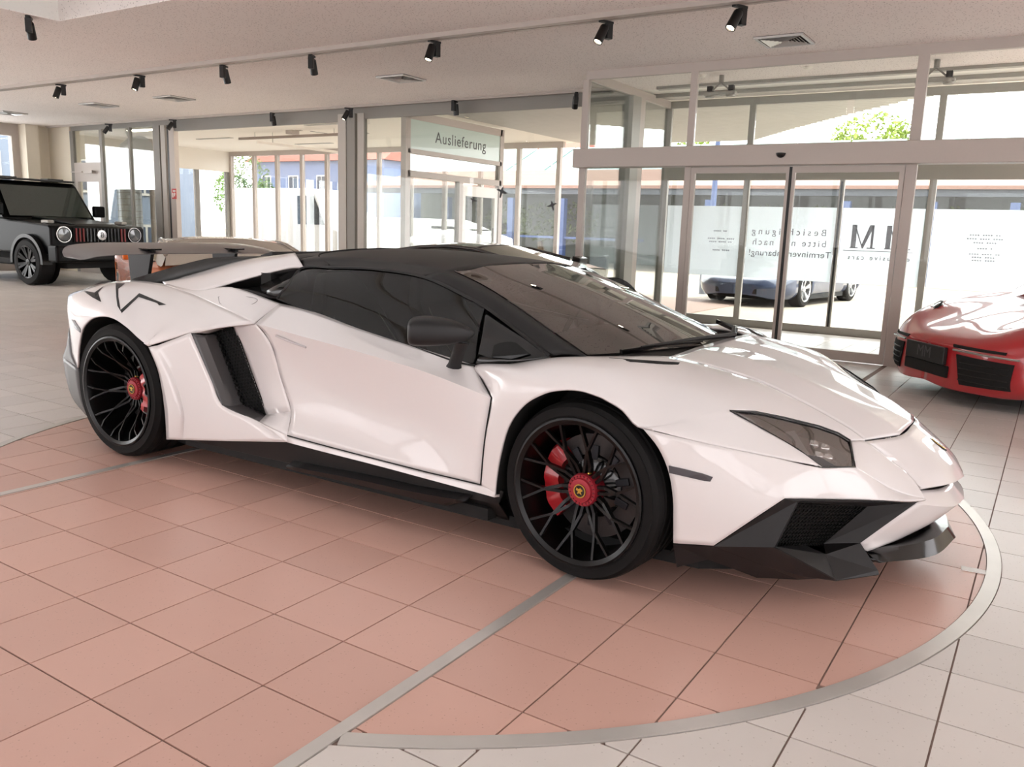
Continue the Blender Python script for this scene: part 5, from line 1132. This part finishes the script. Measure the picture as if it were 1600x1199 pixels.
# red coupe at the right edge
M_REDP = paint('red_paint', (176, 24, 34), .3)
HDG = math.radians(218); hx, hy_ = math.cos(HDG), math.sin(HDG)
po_ = thing('red_sports_car', 'glossy red sports car with round headlamps, nose showing at the right edge', 'car', (3.62, 5.46, 0), HDG)
w = .93
def sec(x, wb_, zb, w1, z1, w2_, z2, w3_, z3, zc): return [(x-.0, wb_*.9, zb), (x, wb_, zb+.07), (x, w1, z1), (x, w2_, z2), (x, w3_, z3), (x, w3_*.5, zc-.008), (x, 0, zc)]
Sp = [sec(2.212, .0005, .14, .0005, .3, .0005, .42, .0005, .44, .455), sec(2.20, .30, .12, .30, .3, .30, .42, .28, .46, .475), sec(2.14, .56, .12, .58, .3, .57, .44, .50, .485, .52), sec(2.0, .80, .12, .82, .34, .78, .51, .66, .57, .58), sec(1.8, .90, .13, .91, .42, .88, .63, .70, .68, .65), sec(1.55, .92, .15, .925, .5, .88, .73, .68, .745, .72),
      sec(1.225, .92, .17, .93, .55, .88, .80, .66, .79, .78), sec(.8, .90, .17, .91, .55, .87, .84, .68, .86, .87), sec(0, .90, .17, .91, .55, .88, .87, .72, .90, .93), sec(-.8, .92, .18, .935, .6, .9, .9, .72, .93, .97), sec(-1.3, .925, .2, .94, .62, .9, .92, .68, .95, .97), sec(-1.9, .85, .24, .88, .6, .84, .84, .6, .86, .88), sec(-2.3, .7, .3, .78, .55, .74, .7, .5, .74, .75)]
shell('body', Sp, M_REDP, po_, 6, .012, [(1.225, .33, .38, .55), (-1.225, .34, .39, .55)])
Gp = [[(1.02, .68, .87), (1.04, .35, .875), (1.06, 0, .88)], [(.6, .62, 1.08), (.62, .32, 1.1), (.64, 0, 1.11)], [(.2, .52, 1.23), (.22, .28, 1.255), (.24, 0, 1.26)]]
shell('windscreen', Gp, M_DG, po_, 4); shell('roof', [Gp[2], [(-.3, .53, 1.26), (-.3, .28, 1.285), (-.3, 0, 1.29)], [(-.9, .5, 1.2), (-.9, .28, 1.225), (-.9, 0, 1.23)]], M_REDP, po_, 4, .01)
shell('rear_window', [[(-.9, .5, 1.2), (-.9, .28, 1.225), (-.9, 0, 1.23)], [(-1.6, .48, .99), (-1.6, .26, 1.0), (-1.6, 0, 1.01)], [(-1.9, .46, .9), (-1.9, .24, .91), (-1.9, 0, .915)]], M_DG, po_, 4)
shell('side_window', [[(1.02, .69, .87), (.6, .63, 1.08), (.2, .54, 1.23), (-.3, .55, 1.26), (-.9, .51, 1.2), (-1.4, .5, 1.0)], [(1.02, .70, .87), (.6, .72, .88), (.2, .73, .9), (-.3, .73, .92), (-.9, .73, .94), (-1.4, .70, .96)]], M_DG, po_, 4)
for s in (1, -1):
    for x in (1.225, -1.225):
        mb = MB().lathe([(.37, -.88), (.37, -.5), (.05, -.5)], 24, 'y', (x, 0, .33), -.3, math.pi+.3); mb.v = [(a, b*s, c) for a, b, c in mb.v]; mb.build('wheel_housing', M_CARBON, po_); car_wheel(po_, x, -s*.80, .335, .25, M_RIM, 5, -s)
    c_ = Vector((1.80, s*.72, .63)); n_ = Vector((.62, s*.25, .74)).normalized(); a_ = n_.cross(Vector((0, 1, 0))).normalized(); b_ = n_.cross(a_)
    def el(ra, rb, h, k=24): return [c_+n_*h+a_*ra*math.cos(2*math.pi*i/k)+b_*rb*math.sin(2*math.pi*i/k) for i in range(k)]
    h_ = MB().loft([el(.155, .105, -.05), el(.15, .1, .012), el(.12, .08, .02), el(.04, .03, .026)]).build('headlamp', mat('lamp_smoke', (80, 84, 86), .08, coat=1), po_, smooth=.7)
    MB().tube(el(.155, .105, .008)+el(.155, .105, .008)[:1], .01, 6, cap=False).build('ring', M_BLACKP, h_, smooth=2)
    for i, (p_, q_) in enumerate(((-.04, .03), (.05, .03), (-.04, -.03), (.05, -.03))):
        z_ = c_+n_*.02+a_*p_+b_*q_; MB().lathe([(0, .012), (.016, .008), (.02, 0)], 10, 'z', tuple(z_)).build('lamp_lens', M_CHROME, h_)
    MB().tube([(2.21, s*.34, .437), (2.125, s*.67, .432), (2.0, s*.82, .425)], .009, 6).build('light_bar', M_CHROME, po_)
bpy.context.view_layer.update(); pb_ = [o for o in po_.children if o.name.startswith('body')][0]
def on_front(y, z, lift):
    h_, loc, nrm, _ = pb_.ray_cast(Vector((4, y, z)), Vector((-1, 0, 0))); return (loc.x+lift, y, z) if h_ else (2.0, y, z)
def front_decal(name, c4, m_, parent, lift=.006, n=10):
    vv = []
    for i in range(n+1):
        for j in range(n+1):
            a, b = i/n, j/n; y = (c4[0][0]*(1-a)+c4[1][0]*a)*(1-b)+(c4[3][0]*(1-a)+c4[2][0]*a)*b; z = (c4[0][1]*(1-a)+c4[1][1]*a)*(1-b)+(c4[3][1]*(1-a)+c4[2][1]*a)*b
            vv.append(on_front(y, z, lift))
    o = obj(name, mesh(name, vv, grid_faces(n+1, n+1)), m_, parent); md = o.modifiers.new('thickness', 'SOLIDIFY'); md.thickness = .01; md.offset = 0
    return o
for s in (1, -1):
    gk = front_decal('side_intake', [(s*.37, .405), (s*.80, .39), (s*.79, .19), (s*.43, .175)], M_CARBON, po_)
    for k in range(4):
        z = .215+k*.045; MB().tube([on_front(s*(.42+.36*i/8), z, .016) for i in range(9)], .005, 5).build('intake_slat', M_BLACKP, gk)
    front_decal('slit', [(s*.31, .475), (s*.74, .472), (s*.74, .452), (s*.33, .452)], M_CARBON, po_, .004)
MB().bb((2.12, -.30, .2), (2.222, .30, .295)).build('centre_intake', M_CARBON, po_, bevel=.01)
np_ = MB().bb((2.205, -.27, .30), (2.24, .27, .44)).build('plate_holder', M_BLACKP, po_, bevel=.006)
text('MM', .13, mat('plate_letter', (82, 80, 82), .4), np_, (2.2405, 0, .37), (math.pi/2, 0, math.pi/2))
MB().prism([(-2.1, -.7), (1.7, -.8), (2.05, -.55), (2.13, 0), (2.05, .55), (1.7, .8), (-2.1, .7)], .11, .18, 'z').build('underbody', M_CARBON, po_)
# cars behind the white car and in the yard
coupe('orange_sports_car', 'orange sports car with gold tinted glass parked behind the rear spoiler', (-4.75, 2.33, 0), math.radians(-29), paint('orange_paint', (214, 104, 34)), H=1.075, W=1.95, glass_m=mat('gold_glass', (128, 116, 96), .06, coat=1), roof_m=mat('champagne_roof', (150, 138, 124), .25, coat=.8))
coupe('black_sports_car', 'black low sports car parked behind the white car, only its roof showing', (-3.0, 4.6, 0), math.radians(0), paint('black_paint', (16, 16, 17)), L=3.9, hz=.12, nose=(.34, .48), H=1.085, W=1.9, roof_m=paint('black_paint', (16, 16, 17)))
fe = hit(1187, 474, 'z', 0); coupe('blue_sports_car', 'dark blue sports car with silver wheels parked in the sunny yard', (-2.02, 14.11, -.02), math.radians(263), paint('blue_paint', (38, 50, 76)), rim_m=mat('silver_rim', (196, 196, 198), .25, .8), H=1.2, W=1.94, L=4.57, spokes=5)
def van(label, x, y, rz, L, H, m_):
    t = thing('white_van', label, 'van', (x, y, -.02), rz, 'white vans in the yard')
    pr = [(-L/2, .35), (L/2-.1, .35), (L/2, .5), (L/2-.05, .95), (L/2-.75, 1.15), (L/2-1.35, H-.1), (L/2-1.7, H), (-L/2+.1, H), (-L/2, H-.15)]
    MB().prism(pr, -.95, .95).build('body', m_, t, bevel=.05)
    for s in (1, -1):
        MB().prism([(L/2-.95, 1.2), (L/2-1.4, H-.22), (L/2-2.1, H-.22), (L/2-2.1, 1.2)], s*.955-.004, s*.955+.004).build('side_window', M_DG, t)
        MB().prism([(-L/2+.3, 1.2), (-L/2+.3, H-.25), (L/2-2.25, H-.25), (L/2-2.25, 1.2)], s*.952-.002, s*.952+.002).build('side_panel', m_, t)
        for x_ in (L/2-.95, -L/2+.95): car_wheel(t, x_, s*.85, .34, .2, M_ALU2, 5, s)
    MB().add([(L/2-.78, -.8, 1.18), (L/2-.78, .8, 1.18), (L/2-1.34, .75, H-.16), (L/2-1.34, -.75, H-.16)], [(0, 1, 2, 3)]).build('windscreen', M_DG, t)
    return t
M_VANW = mat('van_white', (240, 240, 238), .3, coat=.6)
van('tall white van filling the side room windows', -17.1, 15.3, 0, 5.2, 2.25, M_VANW)
q = hit(690, 370, 'y', 18.6); van('low white estate car with blue windows behind the delivery wall', q[0], 18.6, math.radians(12), 4.4, 1.5, M_VANW)
# black off-roader on the left
M_GB = mat('offroad_black', (6, 6, 7), .28, spec=.12); g = thing('off_road_car', 'black boxy off-road car with red striped grille at the far left', 'car', (-13.92, 5.15, 0), math.radians(4))
hw = .93
MB().prism([(-2.15, .55), (2.0, .55), (2.0, 1.02), (1.95, 1.06), (.62, 1.14), (-2.2, 1.16), (-2.2, .6)], -hw, hw).build('body', M_GB, g, bevel=.03)
MB().prism([(1.95, 1.055), (1.4, 1.10), (.66, 1.145), (.66, 1.19), (1.35, 1.15), (1.85, 1.09)], -.42, .42).build('bonnet_scoop', M_GB, g, bevel=.02)
cabp = [(.62, 1.14), (.18, 1.78), (.1, 1.84), (-2.1, 1.86), (-2.2, 1.16)]
MB().loft([[(x, y*(1-.10*max(0, (z-1.14)/.72)), z) for x, z in cabp] for y in (-.9, .9)]).build('cabin', M_GB, g, bevel=.025)
MB().bb((.05, -.78, 1.85), (.2, .78, 1.885)).bb((-.15, -.62, 1.85), (.1, -.3, 1.91)).bb((-.15, .3, 1.85), (.1, .62, 1.91)).build('roof_light_bar', M_BLACKP, g, bevel=.01)
wn = MB(); a = Vector((.625, 0, 1.19)); b = Vector((.24, 0, 1.74)); off = Vector((.012, 0, .008))
wn.add([a+off+Vector((0, -.80, 0)), a+off+Vector((0, .80, 0)), b+off+Vector((0, .74, 0)), b+off+Vector((0, -.74, 0))], [(0, 1, 2, 3)]); wn.build('windscreen', mat('offroad_glass', (46, 54, 50), .06, coat=1), g)
MB().box((.53, -.52, 1.31), (.012, .12, .11), M=Matrix.Rotation(-.6, 3, 'Y')).build('price_card', M_WHITE, g)
for s in (1, -1):
    for x0, x1 in ((.05, -.75), (-.85, -1.55), (-1.63, -2.05)): MB().add([(x0+(.32 if x0 > 0 else 0), s*.905, 1.2), (x0, s*.855, 1.72), (x1, s*.855, 1.72), (x1, s*.905, 1.2)], [(0, 1, 2, 3)]).build('side_window', M_DG, g)
    for x in (1.38, -1.42):
        mb = MB().lathe([(.47, -hw-.08), (.47, -hw+.1), (.41, -hw+.1), (.41, -hw-.08), (.47, -hw-.08)], 20, 'y', (x, 0, .42), -.1, math.pi+.1); mb.v = [(p, q*s, r_) for p, q, r_ in mb.v]; mb.build('wheel_flare', M_BLACKP, g, smooth=.6)
        MB().lathe([(0, -s*(hw-.28)), (.42, -s*(hw-.28))], 20, 'y', (x, 0, .42)).build('wheel_housing', M_CARBON, g); car_wheel(g, x, -s*.86, .40, .3, M_RIM, 8, -s)
    h_ = MB().lathe([(0, .03), (.11, .025), (.125, 0), (.125, -.08)], 24, 'x', (2.01, s*.70, .90)).build('headlamp', mat('lamp_smoke', (80, 84, 86), .08, coat=1), g, smooth=.6); MB().lathe([(.125, .02), (.14, .02), (.14, -.02)], 24, 'x', (2.01, s*.70, .90)).build('ring', M_CHROME, h_)
    MB().bb((1.5, s*.72-.06, 1.08), (1.72, s*.72+.06, 1.14)).build('indicator', M_ALU2, g, bevel=.02)
    MB().bb((.5, s*1.0-.1, 1.2), (.62, s*1.0+.12, 1.42)).build('mirror', M_GB, g, bevel=.03)
gr_ = MB().bb((1.99, -.52, .76), (2.03, .52, 1.03)).build('grille', M_CARBON, g, bevel=.01)
for k in range(15):
    y = -.48+k*.0686; MB().bb((2.03, y-.012, .78), (2.05, y+.012, 1.01)).build('grille_bar', mat('grille_red', (120, 24, 26), .4) if k in (0, 1, 2, 13, 14) else M_GLOSSB, gr_)
eb = MB().lathe([(0, .03), (.09, .028), (.1, 0)], 24, 'x', (2.04, 0, .895)).build('emblem', M_CHROME, gr_, smooth=.6)
text('B', .13, M_BLACKP, eb, (2.072, 0, .895), (math.pi/2, 0, math.pi/2))
MB().bb((1.95, -.98, .42), (2.22, .98, .72)).build('front_bumper', M_GB, g, bevel=.04); MB().bb((2.2, -.45, .48), (2.23, .45, .66)).bb((2.2, -.9, .5), (2.23, -.55, .64)).bb((2.2, .55, .5), (2.23, .9, .64)).build('bumper_intake', M_CARBON, g)
MB().bb((-1.9, -.6, .3), (1.9, .6, .56)).bb((-.9, -.98, .36), (.9, -.85, .44)).bb((-.9, .85, .36), (.9, .98, .44)).build('underbody', M_CARBON, g)
